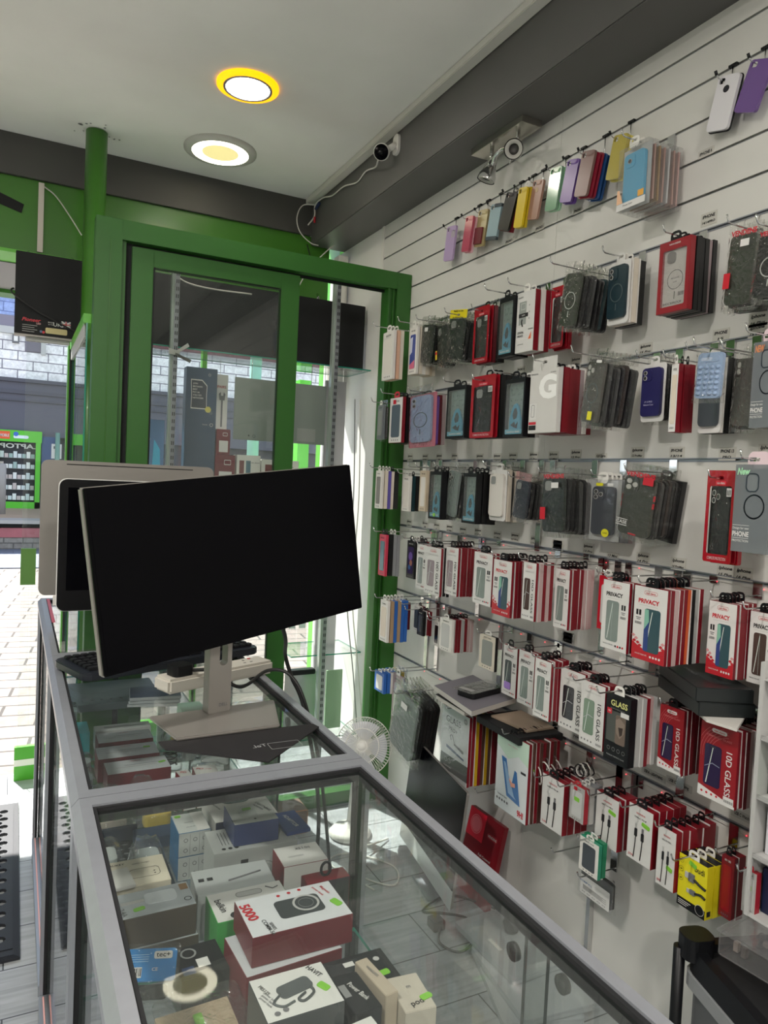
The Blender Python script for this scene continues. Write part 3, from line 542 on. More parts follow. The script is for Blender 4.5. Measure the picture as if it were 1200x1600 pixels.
def aio(name, label, x, y, z0, w, h, ang, facing, black, chin, dz=.0):
    """slab computer standing on an L foot; facing -1: screen towards the camera"""
    t = thing(name, label, 'computer', (x, y, z0), (0, 0, ang + (PI if facing > 0 else 0)))
    b = MB('front', (0, 0, 0)); b.prism(rr(0, dz + h / 2, w, h, .022, 5), .003, .016, M['silver'] if not black else mat('bezel_white', 'CFCFCB', .4)); obj('housing', b, t, .003)
    b = MB('front'); b.prism(rr(0, dz + h / 2, w - .004, h - .004, .021, 5), .0, .003, mat('bezel_black', '08080B', .35, spec=.25)); obj('bezel', b, t)
    b = MB('front'); b.flat(rect(-w / 2 + .025, w / 2 - .025, dz + chin, dz + h - .025), -.0005, M['screen']); obj('screen', b, t)
    b = MB(); b.box(-.07, .07, .04, .055, .006, dz + .2, M['silver']); b.box(-.07, .07, .0161, .055, dz + .17, dz + .2, M['silver']); b.box(-.09, .09, -.04, .12, .001, .007, M['silver']); obj('stand', b, t, .002)
    return t
aio('all_in_one_computer', 'black rounded monitor with pale edge behind the wide monitor', .375, 2.24, 1.0, .53, .378, .02, -1, True, .06, .083)
t = aio('all_in_one_computer', 'silver backed all-in-one computer facing the window', .345, 2.55, 1.0, .545, .43, .03, 1, False, .07, .083)
obj('vent_slot', MB('back', (0, .0163, 0)).prism(rr(0, .083 + .418, .40, .003, .0012), -.0002, .0006, M['black']), t)
obj('port_plate', MB('back', (.21, .017, 0)).prism(rect(-.02, .02, .05, .082), -.003, .0, M['white']), t)
ITEMS = [
('bare', 1.565, 2.595, 2.544, 0.07, 0.137, 0.159, {'col': 'lilac', 'slots': 1}, 'lilac bare case at window end of top bare case row', '', []),
('bare', 1.545, 2.432, 2.532, 0.053, 0.133, 0.185, {'col': 'pink'}, 'pink bare case second from window in top bare case row', 'clear case', ['clear']),
('bare', 1.565, 2.369, 2.541, 0.066, 0.136, 0.17, {'col': 'gold', 'label': 'maroon'}, 'glittery gold bare case with maroon lower block', '', []),
('bare', 1.565, 2.284, 2.536, 0.07, 0.127, 0.217, {'col': 'paleblue', 'ends': 'slate'}, 'pale blue bare case with dark grey ends', '', []),
('bare', 1.545, 2.163, 2.534, 0.067, 0.128, 0.368, {'col': 'black'}, 'black bare case hanging in top bare case row', 'red case', ['red']),
('bare', 1.545, 2.098, 2.531, 0.048, 0.133, 0.179, {'col': 'yellow'}, 'opaque yellow bare case in top bare case row', 'yellow case', ['yellow']),
('bare', 1.565, 2.041, 2.541, 0.058, 0.128, 0.229, {'col': 'rose', 'hole': 'gold'}, 'rose gold bare case with a round hole', '', []),
('bare', 1.545, 1.926, 2.539, 0.058, 0.135, 0.156, {'col': 'mint'}, 'mint green bare case in top bare case row', 'mint case', ['mint']),
('bare', 1.545, 1.844, 2.534, 0.058, 0.128, 0.238, {'col': 'purple'}, 'purple bare case beside the mint green one', 'purple case', ['purple']),
('bare', 1.52, 1.746, 2.518, 0.058, 0.13, 0.231, {'col': 'taupe'}, 'brownish mauve bare case beside the purple one', 'dark red or blue case', ['glitter', 'glitter', 'blue', 'blue']),
('bare', 1.545, 1.641, 2.531, 0.058, 0.123, 0.223, {'col': 'lemon'}, 'translucent yellow bare case left of the boxed cases', 'yellow case', ['lemon']),
('clearbox', 1.46, 1.501, 2.429, 0.103, 0.167, 0, {'case': 'sky', 'foot': 'clearwhite'}, 'clear box with sky blue case high on wall', 'clear boxed case', ['rosebox', 'goldbox', 'rosebox', 'whitebox', 'rosebox', 'pinkbox']),
('bare', 1.565, 1.297, 2.547, 0.065, 0.129, 0.243, {'col': 'white', 'hole': 'dark', 'under': 'black'}, 'white bare case with black round hole near top right', '', []),
('bare', 1.565, 1.207, 2.542, 0.065, 0.116, 0.37, {'col': 'violet'}, 'translucent violet bare case at top right corner', '', []),
('pack', 1.4, 2.792, 2.126, 0.102, 0.203, 0, {'front': 'white', 'win': 'pearl', 'txt': 'GLOW'}, 'slim white case pack at window end of upper case row', 'slim cream pack', ['peach', 'cream']),
('pack', 1.47, 2.703, 2.14, 0.068, 0.196, 0, {'front': 'white', 'win': 'bluepink'}, 'white pack with blue and pink picture, upper case row', 'cream pack', ['cream', 'white', 'cream', 'beige', 'cream']),
('bag', 1.49, 2.614, 2.139, 0.1, 0.161, 0.112, {'case': 'darkgreen', 'cam': 'none', 'label': 'white'}, 'bagged dark green case beside cream packs, upper case row', 'clear bagged case', ['bagdark', 'bagdark', 'bagdark']),
('bag', 1.5, 2.521, 2.12, 0.079, 0.167, -0.081, {'case': 'darkgreen', 'cam': 'sq', 'tag': 'yellowred'}, 'bagged green case with yellow and red tag', 'bagged case', ['bagdark', 'bagdark']),
('bag', 1.47, 2.359, 2.116, 0.111, 0.158, 0.147, {'case': 'forest', 'cam': 'sq', 'header': 'yellow', 'htxt': 'Ready to Use'}, 'bagged dark green case under yellow header card', 'black bagged case', ['bagdark', 'bagdark', 'baggrey', 'bagdark']),
('pouch', 1.46, 2.186, 2.127, 0.094, 0.198, 0, {'case': 'charcoal', 'cam': 'sq', 'side': 'clear'}, 'red pouch with dark case beside yellow headers', 'dark red pack', ['darkred', 'bagdark', 'black']),
('winbox', 1.43, 1.998, 2.116, 0.08, 0.193, 0, {}, 'black window box with teal figure, upper case row', 'black case box', ['black', 'black']),
('crystal', 1.44, 1.908, 2.12, 0.091, 0.193, 0, {}, 'white CRYSTAL PALACE case box with red side', 'white and red case box', ['white', 'red']),
('pouch', 1.5, 1.826, 2.127, 0.066, 0.19, 0, {'case': 'charcoal', 'cam': 'none'}, 'red pouch right of the white crystal palace box', 'red pouch', ['pouchred']),
('bag', 1.43, 1.675, 2.122, 0.076, 0.158, 0.16, {'case': 'olive', 'cam': 'ring'}, 'bagged olive green case with white ring', 'dark bagged case', ['bagdark', 'bagdark', 'baggrey', 'bagdark', 'bagdark', 'bagteal', 'bagdark']),
('blister', 1.507, 1.582, 2.149, 0.081, 0.178, 0, {'case': 'tealgrey', 'ring': 1}, 'dark teal ringed case on white backing card', 'white backed case card', ['whitecard', 'cream', 'whitecard', 'black']),
('redbox', 1.497, 1.373, 2.149, 0.1, 0.184, 0, {}, 'red case box with white window and round ring', 'black case box', ['black', 'black', 'black', 'pinkgrey', 'black', 'black']),
('bag', 1.49, 1.166, 2.105, 0.075, 0.168, 0.064, {'case': 'moss', 'cam': 'none', 'tag': 'redtag', 'header': 'clearred', 'htxt': 'VENDENS'}, 'bagged moss green case with VENDENS header', 'dark bagged case', ['bagdark', 'bagdark', 'black']),
('bag', 1.45, 1.061, 2.069, 0.075, 0.14, 0.077, {'case': 'black', 'cam': 'ring', 'header': 'clearred', 'htxt': 'VENDENS'}, 'bagged black ringed case at right edge', 'dark bagged case', ['bagdark', 'bagdark', 'bagdark']),
('pack', 1.39, 2.818, 1.817, 0.053, 0.147, 0, {'front': 'baggrey', 'win': 'silverwin'}, 'grey clear pack at window end of middle case row', 'grey pack', ['baggrey']),
('pack', 1.42, 2.731, 1.845, 0.114, 0.189, 0, {'front': 'whiteframe', 'win': 'bluegrey', 'header': 'red'}, 'white framed pack with blue grey window', 'dark case pack', ['black', 'black', 'darkred']),
('bag', 1.44, 2.559, 1.84, 0.181, 0.195, -0.024, {'case': 'iceblue', 'cam': 'two', 'ring': 1, 'back': 'pinkred'}, 'ice blue ringed case in pink printed bag', 'purple and dark pack', ['purple', 'darkred', 'pinkgrey']),
('winbox', 1.44, 2.295, 1.854, 0.13, 0.191, 0, {}, 'black teal figure box left of red pouch', 'white slim pack', ['black', 'white']),
('pouch', 1.38, 2.036, 1.86, 0.138, 0.206, 0, {'case': 'black', 'cam': 'sq'}, 'red pouch with black case, middle case row', 'black case box', ['black', 'black', 'black']),
('winbox', 1.38, 1.861, 1.832, 0.103, 0.181, 0, {}, 'black window box with teal figure left of the G box', 'black case box', ['black', 'whitegrey']),
('gbox', 1.38, 1.722, 1.846, 0.127, 0.187, 0, {}, 'tall white box with big pale G', 'dark red case box', ['red', 'red', 'red', 'pinkgrey', 'white', 'red']),
('bag', 1.38, 1.505, 1.841, 0.072, 0.171, 0.138, {'case': 'smoke', 'cam': 'three', 'ring': 1, 'header': 'clear', 'htxt': 'Fashion case', 'tag': 'yellowtag'}, 'bagged smoky frosted ringed case', 'bagged case with clear edges', ['baggrey', 'bagdark', 'baggrey', 'bagdark', 'bagbrown', 'bagdark', 'baggrey']),
('blister', 1.5, 1.426, 1.841, 0.078, 0.154, 0, {'case': 'indigo', 'ring': 0, 'txt': 'Silicone Case'}, 'indigo silicone case on white card', 'dark bagged case', ['bagdark', 'bagdark', 'baggrey']),
('pack', 1.463, 1.316, 1.822, 0.022, 0.17, 0, {'front': 'whiteframe', 'win': 'cream'}, 'white and dark red slim case box beside the indigo case', 'white and dark red case box', ['red', 'red']),
('blister', 1.53, 1.268, 1.837, 0.066, 0.184, 0, {'case': 'steel', 'ring': 0}, 'grey case under the small bubble bag, white card', 'black case box', ['whitecard', 'black', 'black']),
('bag', 1.44, 1.194, 1.831, 0.075, 0.112, 0.056, {'case': 'bubble', 'cam': 'bubbles'}, 'small bag with pale blue bubbly case, middle case row', '', []),
('bag', 1.52, 1.16, 1.823, 0.056, 0.166, 0.043, {'case': 'smoke', 'cam': 'two'}, 'bagged smoky case left of the NEW boxes', 'bagged case', ['baggrey', 'bagdark']),
('newbox', 1.5, 1.095, 1.851, 0.066, 0.194, 0, {'word': 'NEW', 'wcol': 'orange'}, 'clear PHONE PROTECTION box with orange NEW', 'clear case box', ['clearwhite', 'clearwhite', 'bagdark']),
('pack', 1.39, 2.804, 1.537, 0.056, 0.162, 0, {'front': 'white', 'win': 'greywin'}, 'white pack at window end of lower case row', 'cream or violet pack', ['cream', 'violetpk', 'cream', 'black']),
('pack', 1.49, 2.74, 1.519, 0.063, 0.15, 0, {'front': 'white', 'win': 'pearl'}, 'plain white box near window, lower case row', 'dark teal case box', ['tealblack', 'black']),
('pack', 1.517, 2.643, 1.545, 0.058, 0.17, 0, {'front': 'beige', 'win': 'pearl'}, 'beige floral pack in lower case row', 'cream pack', ['cream']),
('winbox', 1.422, 2.382, 1.54, 0.089, 0.181, 0, {'tag': 'green'}, 'black window box with green dot, lower case row', 'black case box', ['black', 'black']),
('bag', 1.45, 2.294, 1.542, 0.079, 0.177, 0.152, {'case': 'clearcase', 'cam': 'three'}, 'bagged clear grey case between two window boxes', 'bagged clear case', ['baggrey', 'baggrey', 'bagdark']),
('winbox', 1.45, 2.191, 1.537, 0.088, 0.18, 0, {}, 'black window box with teal figure, lower case row', 'black case box', ['black', 'black', 'black']),
('blister', 1.49, 2.085, 1.552, 0.095, 0.177, 0, {'case': 'whitecase', 'ring': 0, 'sq': 1}, 'white case with square lens hole, lower case row', 'clear pack', ['cream', 'baggrey', 'cream', 'baggrey']),
('bag', 1.48, 1.924, 1.517, 0.075, 0.131, 0.13, {'case': 'navy', 'cam': 'sq', 'header': 'clearpink'}, 'bagged navy case in lower case row', 'black bagged case', ['bagdark', 'bagdark', 'baggrey', 'bagdark', 'bagdark']),
('bag', 1.44, 1.725, 1.529, 0.104, 0.172, -0.039, {'case': 'forest', 'cam': 'sq', 'header': 'clearred', 'htxt': 'VENDENS', 'tag': 'redtag'}, 'bagged dark green case with VENDENS header', 'dark bagged case', ['bagdark', 'bagdark', 'bagdark', 'baggrey', 'bagdark', 'bagdark']),
('clearbox', 1.52, 1.606, 1.529, 0.124, 0.178, 0, {'case': 'navyclear', 'foot': 'clearwhite', 'dot': 'yellow'}, 'clear box with navy case and yellow dot', 'clear pack', ['greyedge', 'greyedge', 'pinkgrey']),
('bag', 1.48, 1.423, 1.539, 0.116, 0.168, 0.13, {'case': 'khaki', 'cam': 'three', 'header': 'clearred', 'htxt': 'VENDENS', 'txt': 'CASE', 'buttons': 'red'}, 'bagged khaki case with red buttons', 'dark bagged case', ['bagdark', 'baggrey', 'bagdark', 'bagbrown', 'bagdark', 'bagdark', 'black']),
('pouch', 1.47, 1.167, 1.558, 0.076, 0.216, 0, {'case': 'black', 'cam': 'three', 'txt': 'COMPLETE PROTECTION'}, 'red COMPLETE PROTECTION pouch with black case', 'red pouch', ['pouchred']),
('newbox', 1.45, 1.071, 1.571, 0.088, 0.195, 0, {'word': 'New', 'wcol': 'greenw'}, 'clear PHONE PROTECTION box with pale green New', 'clear case box', ['clearwhite', 'baggrey', 'bagdark']),
('pack', 1.38, 2.719, 1.27, 0.061, 0.173, 0, {'front': 'redpink', 'win': 'tealgrey'}, 'pink red box at window end, first glass row', 'black case box', ['black', 'greyedge', 'greyedge']),
('pack', 1.48, 2.651, 1.25, 0.068, 0.157, 0, {'front': 'black', 'win': 'cosmic'}, 'black box with violet artwork, first glass row', 'dark red edged box', ['navy', 'navy', 'red']),
('priv', 1.427, 2.469, 1.253, 0.075, 0.176, 0, {'win': 'greyg'}, 'white PRIVACY box left of the first 10D box', 'red edged glass box', ['glassred']),
('tend', 1.38, 2.301, 1.26, 0.11, 0.176, 0, {'win': 'rosegrey'}, 'widest white 10D GLASS box near window', 'black edged glass box', ['glassblack', 'glassblack']),
('tend', 1.398, 2.201, 1.27, 0.082, 0.172, 0, {'win': 'rosegrey'}, 'narrow white 10D GLASS box beside widest one', 'dark red edged glass box', ['glassred', 'glassred', 'glassred', 'glassred', 'glassred', 'glassred']),
('priv', 1.38, 1.981, 1.275, 0.106, 0.172, 0, {'win': 'greyg'}, 'white PRIVACY box left of red bottomed one', 'red edged glass box', ['glassred']),
('privred', 1.38, 1.873, 1.263, 0.097, 0.176, 0, {'win': 'teal2'}, 'red bottomed PRIVACY box nearest the window', 'dark red edged glass box', ['glassred', 'glassred', 'glassred', 'glassred', 'glassred', 'glassred']),
('tend', 1.38, 1.738, 1.273, 0.061, 0.174, 0, {'win': 'brownph'}, 'white 10D GLASS box with brown phone, first glass row', 'pink grey edged glass box', ['glasspink', 'glassred', 'glasspink', 'glassred']),
('priv', 1.45, 1.672, 1.261, 0.063, 0.177, 0, {'win': 'greyg'}, 'white PRIVACY box left of bright red box', 'dark red edged glass box', ['glassred', 'glassred', 'glassred', 'glasspink', 'glasspink', 'glasspink']),
('pack', 1.56, 1.603, 1.246, 0.067, 0.159, 0, {'front': 'redbrt', 'win': 'whitegrey'}, 'bright red box behind two PRIVACY boxes', '', []),
('priv', 1.38, 1.385, 1.268, 0.092, 0.179, 0, {'win': 'greyg'}, 'white PRIVACY box overlapping bright red box', 'red edged glass box', ['glassred', 'glassred']),
('privred', 1.38, 1.271, 1.269, 0.104, 0.181, 0, {'win': 'teal2'}, 'large red bottomed PRIVACY box in middle, first glass row', 'coloured edge glass box', ['glassred', 'glasspink', 'glassred', 'glassred', 'glassorange', 'glassblack', 'glassgrey', 'glassred']),
('privred', 1.479, 1.146, 1.251, 0.075, 0.174, 0, {'win': 'teal2'}, 'red bottomed PRIVACY box nearest the right edge', 'dark red edged glass box', ['glassred', 'glassred', 'glassred', 'glassred']),
('priv', 1.52, 1.07, 1.239, 0.068, 0.166, 0, {'win': 'brownph'}, 'white PRIVACY box cut by the right edge', 'red edged glass box', ['glassred', 'glassred', 'glassred']),
('pack', 1.38, 2.678, 0.999, 0.068, 0.172, 0, {'front': 'white', 'win': 'cream', 'txt': 'CABLE'}, 'white long box at window end, second glass row', 'brown and blue edged pack', ['tan', 'bluepk', 'tan', 'bluepk', 'bluepk']),
('pack', 1.5, 2.739, 0.975, 0.047, 0.116, 0, {'front': 'white', 'win': 'whitegrey'}, 'small white box with red side, second glass row', 'small red edged box', ['glassred']),
('pack', 1.5, 2.616, 0.984, 0.048, 0.107, 0, {'front': 'white', 'win': 'slate'}, 'small white box with grey picture, second glass row', 'small dark red box', ['glassred']),
('pack', 1.49, 2.563, 0.971, 0.049, 0.1, 0, {'front': 'black', 'win': 'slate'}, 'small black box with silver picture, second glass row', 'small dark red box', ['glassred', 'glassred']),
('pack', 1.54, 2.515, 0.935, 0.039, 0.101, 0, {'front': 'white', 'win': 'black'}, 'tiny white and black box on second glass row', '', []),
('pack', 1.46, 2.319, 0.988, 0.086, 0.123, 0, {'front': 'white', 'win': 'whitegrey', 'txt': 'VENDENS'}, 'small white earphone box with red heading', 'small red or grey edged box', ['glassred', 'glassred', 'glassgrey', 'glassred', 'glasspink', 'glasspink']),
('pack', 1.5, 2.102, 0.969, 0.096, 0.121, 0, {'front': 'cream', 'win': 'silverwin', 'side': 'black'}, 'cream window box with black side and red stamp', '', []),
('priv', 1.52, 1.994, 0.953, 0.079, 0.171, 0, {'win': 'slate', 'purple': 1}, 'white box with purple bottomed phone picture', '', []),
('priv', 1.476, 1.849, 0.971, 0.08, 0.174, 0, {'win': 'greyg'}, 'white PRIVACY box beside purple phone box', 'red edged glass box', ['glassred']),
('priv', 1.38, 1.652, 0.999, 0.072, 0.172, 0, {'win': 'greyg'}, 'white PRIVACY box left of 10D boxes, second glass row', 'red edged glass box', ['glassred', 'glassred', 'glassred', 'glassred']),
('tend', 1.412, 1.561, 0.988, 0.101, 0.171, 0, {'win': 'dusk'}, 'white 10D GLASS box with dark phone, second glass row', 'pink edged glass box', ['glasspink', 'glassred', 'glasspink', 'glasspink']),
('tend', 1.385, 1.45, 0.986, 0.089, 0.171, 0, {'win': 'greenph'}, 'white 10D GLASS box with green phone, second glass row', 'red edged glass box', ['glassred', 'glassred', 'glassred']),
('glassblack', 1.38, 1.354, 0.98, 0.085, 0.174, 0, {}, 'thick dark box reading GLASS with animal picture', 'grey faced glass box', ['glassgrey', 'glassgrey', 'glassred', 'glasspink', 'glassgrey']),
('tendred', 1.47, 1.263, 0.969, 0.075, 0.162, 0, {'win': 'purph'}, 'red 10D GLASS box under white board, left one', 'dark red edged glass box', ['glassred', 'glassred', 'glassred', 'glassred', 'glassred', 'glassred', 'glassred']),
('tendred', 1.463, 1.12, 0.969, 0.101, 0.178, 0, {'win': 'purph'}, 'red 10D GLASS box below black boxes, right one', 'red and grey edged glass box', ['glassred', 'glassred', 'glasspink', 'glassred', 'glasspink', 'glassred', 'glasspink', 'glassred']),
('pack', 1.38, 2.691, 0.695, 0.086, 0.084, 0, {'front': 'bluepk', 'win': 'whitegrey'}, 'blue topped accessory pack at window end, bottom row', 'blue or green accessory pack', ['bluepk', 'white', 'bluepk', 'greenpk', 'yellow']),
('pack', 1.42, 2.603, 0.699, 0.082, 0.206, 0, {'front': 'pinkgrey', 'win': 'whitegrey'}, 'pinkish clear pack behind the tablet cases', 'clear pack', ['baggrey']),
('bag', 1.38, 2.447, 0.655, 0.19, 0.246, 0.19, {'case': 'clearcase', 'cam': 'none', 'label': 'white', 'header': 'clear'}, 'long clear tablet case bag, bottom row', 'black tablet case in clear bag', ['bagdark', 'bagdark', 'bagdark', 'bagdark', 'bagdark', 'bagdark']),
('gpro', 1.42, 2.157, 0.69, 0.179, 0.245, 0, {}, 'large white GLASS PRO+ pack under the grey board', 'coloured edge tablet glass pack', ['glassred', 'glassyellow', 'glassred', 'glassbrown', 'glassyellow', 'glassbrown', 'glassred', 'glassred']),
('tablet', 1.43, 1.836, 0.705, 0.165, 0.253, 0, {}, 'large tablet glass pack with blue tablet picture', 'brown edged tablet glass pack', ['glassbrown', 'glassred', 'glassbrown', 'glassred', 'glassbrown', 'glassred', 'glassbrown', 'glassred']),
('cable', 1.46, 1.672, 0.63, 0.099, 0.157, 0, {'w': '2.4A', 'fill': 'USB-A TO IP'}, 'white cable box marked 2.4A, cable row', 'red sided cable box', ['cablered', 'cablered', 'cablered']),
('pack', 1.44, 1.546, 0.66, 0.06, 0.101, 0, {'front': 'silver', 'win': 'whitegrey', 'header': 'red', 'tag': 'greentag'}, 'silver cable pack with red hanging tab', 'pack with red tab', ['silver', 'greyedge', 'greyedge']),
('cable', 1.48, 1.469, 0.657, 0.086, 0.141, 0, {'w': '18W', 'fill': 'USB-A TO TYPE-C', 'tag': 'greentag'}, 'white cable box marked 18W, cable row', 'thick red cable box', ['cablered', 'cablered']),
('cable', 1.46, 1.332, 0.686, 0.082, 0.146, 0, {'w': '27W', 'fill': 'TYPE-C TO IP', 'tag': 'greentag'}, 'white cable box marked 27W, cable row', 'red sided cable box', ['cablered', 'cablered', 'cablered', 'cablered']),
('cable', 1.45, 1.237, 0.675, 0.056, 0.148, 0, {'w': '18W', 'fill': 'USB-A TO TYPE-C', 'tag': 'greenlow'}, 'white cable box left of yellow ones, cable row', 'red sided cable box', ['cablered', 'cablered', 'cablered', 'cablered', 'cablered']),
('budi', 1.46, 1.165, 0.631, 0.081, 0.127, 0, {}, 'front yellow budi cable box with white hanger', 'yellow cable box', ['budi', 'budi']),
('pack', 1.5, 1.103, 0.664, 0.034, 0.149, 0, {'front': 'red', 'win': 'red', 'side': 'red'}, 'plain dark red box behind the yellow boxes', 'dark red box', ['cablered']),
('pack', 1.46, 1.018, 0.679, 0.033, 0.097, 0, {'front': 'silver', 'win': 'whitegrey', 'header': 'red', 'tag': 'greentag'}, 'silver window pack with red tab at right edge', '', []),
('pack', 1.44, 1.487, 0.53, 0.075, 0.096, 0, {'front': 'white', 'side': 'greenw', 'win': 'slate'}, 'green edged pack with white charger picture', 'green edged pack', ['greenpk']),
('blister', 1.52, 1.547, 0.382, 0.14, 0.082, 0, {'case': 'none', 'txt': 'CE'}, 'clear hanging pack with white printed card', 'clear pack', ['baggrey'])]
CARDS = [(1.386, 2.398, 'IPHONE 6', ''), (1.363, 2.22, 'IPHONE', '14/14PRO'), (1.875, 2.397, 'IPHONE 5', ''), (2.069, 2.396, 'IPHONE 5', ''), (2.245, 2.397, 'IPHONE 5', ''), (1.199, 1.931, 'Iphone', '16 Plus'), (1.199, 1.904, 'Iphone', '15 Plus'), (1.302, 1.908, 'IPHONE', '15'), (1.553, 1.908, 'Iphone', '15 Pro'), (1.844, 1.907, 'Iphone', '15 Max'), (1.721, 1.909, 'Iphone', '15'), (2.13, 1.908, 'IPHONE 14', 'Pro'), (2.921, 1.604, 'Iphone', 'X'), (2.785, 1.603, 'Iphone', 'XS Max'), (2.665, 1.603, 'Iphone', 'XR'), (2.543, 1.603, 'Iphone', '11'), (2.362, 1.6, 'Iphone', '11pro'), (2.248, 1.6, 'Iphone', '11pro'), (2.151, 1.602, 'Iphone', 'XS Max'), (2.033, 1.603, 'Iphone', '11 Pro'), (1.928, 1.603, 'Iphone', '12 Mini'), (1.819, 1.608, 'Iphone', '12 Pro'), (1.705, 1.602, '12/12pro', ''), (1.559, 1.611, 'Iphone', '12 ProMax'), (1.418, 1.609, 'IPHONE', '13/14'), (1.26, 1.605, 'IPHONE 13', 'PRO'), (1.149, 1.611, 'Iphone', '13'), (2.899, 1.307, 'Iphone', 'X'), (2.756, 1.31, 'Iphone', 'XR'), (2.658, 1.31, 'Iphone', 'X'), (2.555, 1.311, 'Iphone', 'XS Max'), (2.453, 1.309, 'Iphone', '11'), (2.347, 1.313, 'Iphone', '11 Pro'), (2.22, 1.312, 'Iphone', '12 Mini'), (2.113, 1.315, 'Iphone', '12 Pro'), (2.001, 1.313, 'Iphone', '12 ProMax'), (1.885, 1.31, 'Iphone', '12 ProMax'), (1.878, 1.309, 'Iphone', '13'), (1.737, 1.314, 'Iphone', '13 Pro'), (1.631, 1.304, '13 Mini', ''), (1.513, 1.31, 'Iphone', '14 Pro'), (1.389, 1.31, 'Iphone', '14 ProMax'), (1.242, 1.309, 'Iphone', '15 Plus'), (1.19, 1.309, 'Iphone', '16 Plus'), (1.81, 1.018, 'Iphone', '16 Pro'), (1.55, 1.014, 'Iphone', '14 ProMax'), (1.423, 1.016, 'IPHONE 15', 'PRO MAX'), (1.802, 1.019, 'Iphone', '13 Pro'), (1.293, 1.022, 'IPHONE 16', 'PRO'), (1.427, 0.716, 'USB A - LIGHTNING', ''), (1.34, 0.723, 'USB C - Lightning', ''), (1.137, 0.72, 'USB C Watch charger', ''), (1.734, 0.715, 'TYPE A', '')]
# ================================================================== hanging stock on the slatted wall
CC = dict(lilac='B7A0C8', pink='E2728A', gold='C9B98A', paleblue='93AEB8', black='0C0C0E', yellow='D9BC14', rose='A98271', mint='A6D2B0', purple='6A4A97', taupe='7E615C', lemon='DCCF6A', white='DAD8DC', violet='8F6CB5',
 red='B0142A', glitter='8E1B33', blue='1F4C86', clear='E6B4BC', darkgreen='0C1A10', forest='101A15', charcoal='161817', olive='262C1F', tealgrey='1A3038', moss='272E21', iceblue='8795B4', smoke='4E4C47', indigo='262456', steel='454D52',
 bubble='93A9C9', clearcase='76807E', whitecase='D6D2CB', navy='111B2B', khaki='36372F', navyclear='1A2432', sky='4FA3C8', none='C9CCC8')
def cm(k, r=.35): return solid(CC[k], r)
EDGE = dict(red='740D1B', black='0B0B0D', white='DFDCD6', cream='D9CFBF', beige='CBBBA3', peach='D9AE93', darkred='5E0F1B', pinkgrey='9B8A8C', whitegrey='BDBDBA', greyedge='8C8E90', silver='A9A7A4', bluepk='2B62B0', greenpk='1C7A55', yellow='D0B41E', tan='A98E70',
 violetpk='5A4EA0', tealblack='12343A', navy='161C30', whitecard='DEDAD4', glassred='720B1A', glasspink='B39A98', glassblack='121214', glassorange='C4562A', glassgrey='A7A8A6', glassyellow='B8930F', glassbrown='4E3028', cablered='820E1E', budi='D4C81F', clearwhite='C9CBCA',
 rosebox='B9958A', goldbox='A98B63', whitebox='CFCFCF', pinkbox='CFA9A2', redpink='C43A52', redbrt='C3122A', greenw='2C8A6C')
TEALART, TEALD = solid('3F9FBF', .4), solid('12303A', .4)
MESHC = {}
def cached(key, fn):
    if key not in MESHC: MESHC[key] = fn()
    return MESHC[key]
def tabmesh(m='k'):
    """flat hanger loop standing 22 mm over the pack"""
    return cached(('tab', m), lambda: MB('front').prism(rr(0, .006, .034, .034, .012, 4), .0015, .0025, M['black'] if m == 'k' else (M['white'] if m == 'w' else (M['redb'] if m == 'r' else M['clearp'])), holes=[rr(0, .012, .020, .008, .004, 3)]).mesh('hang_tab'))
def add(name, me, t, **k): return obj(name, me, t, **k)
def phone_pic(b, cx, cz, w, h, c, d=-.0006, line=True):
    b.prism(rr(cx, cz, w, h, w * .16), d - .0004, d + .0002, c)
    b.flat(rr(cx, cz, w * .93, h * .965, w * .14), d - .0006, c)
    if line: b.flat([(cx - w * .36, cz - h * .45), (cx - w * .30, cz - h * .45), (cx + w * .02, cz + h * .44), (cx - w * .03, cz + h * .44)], d - .0008, solid('C9D2CC', .2))
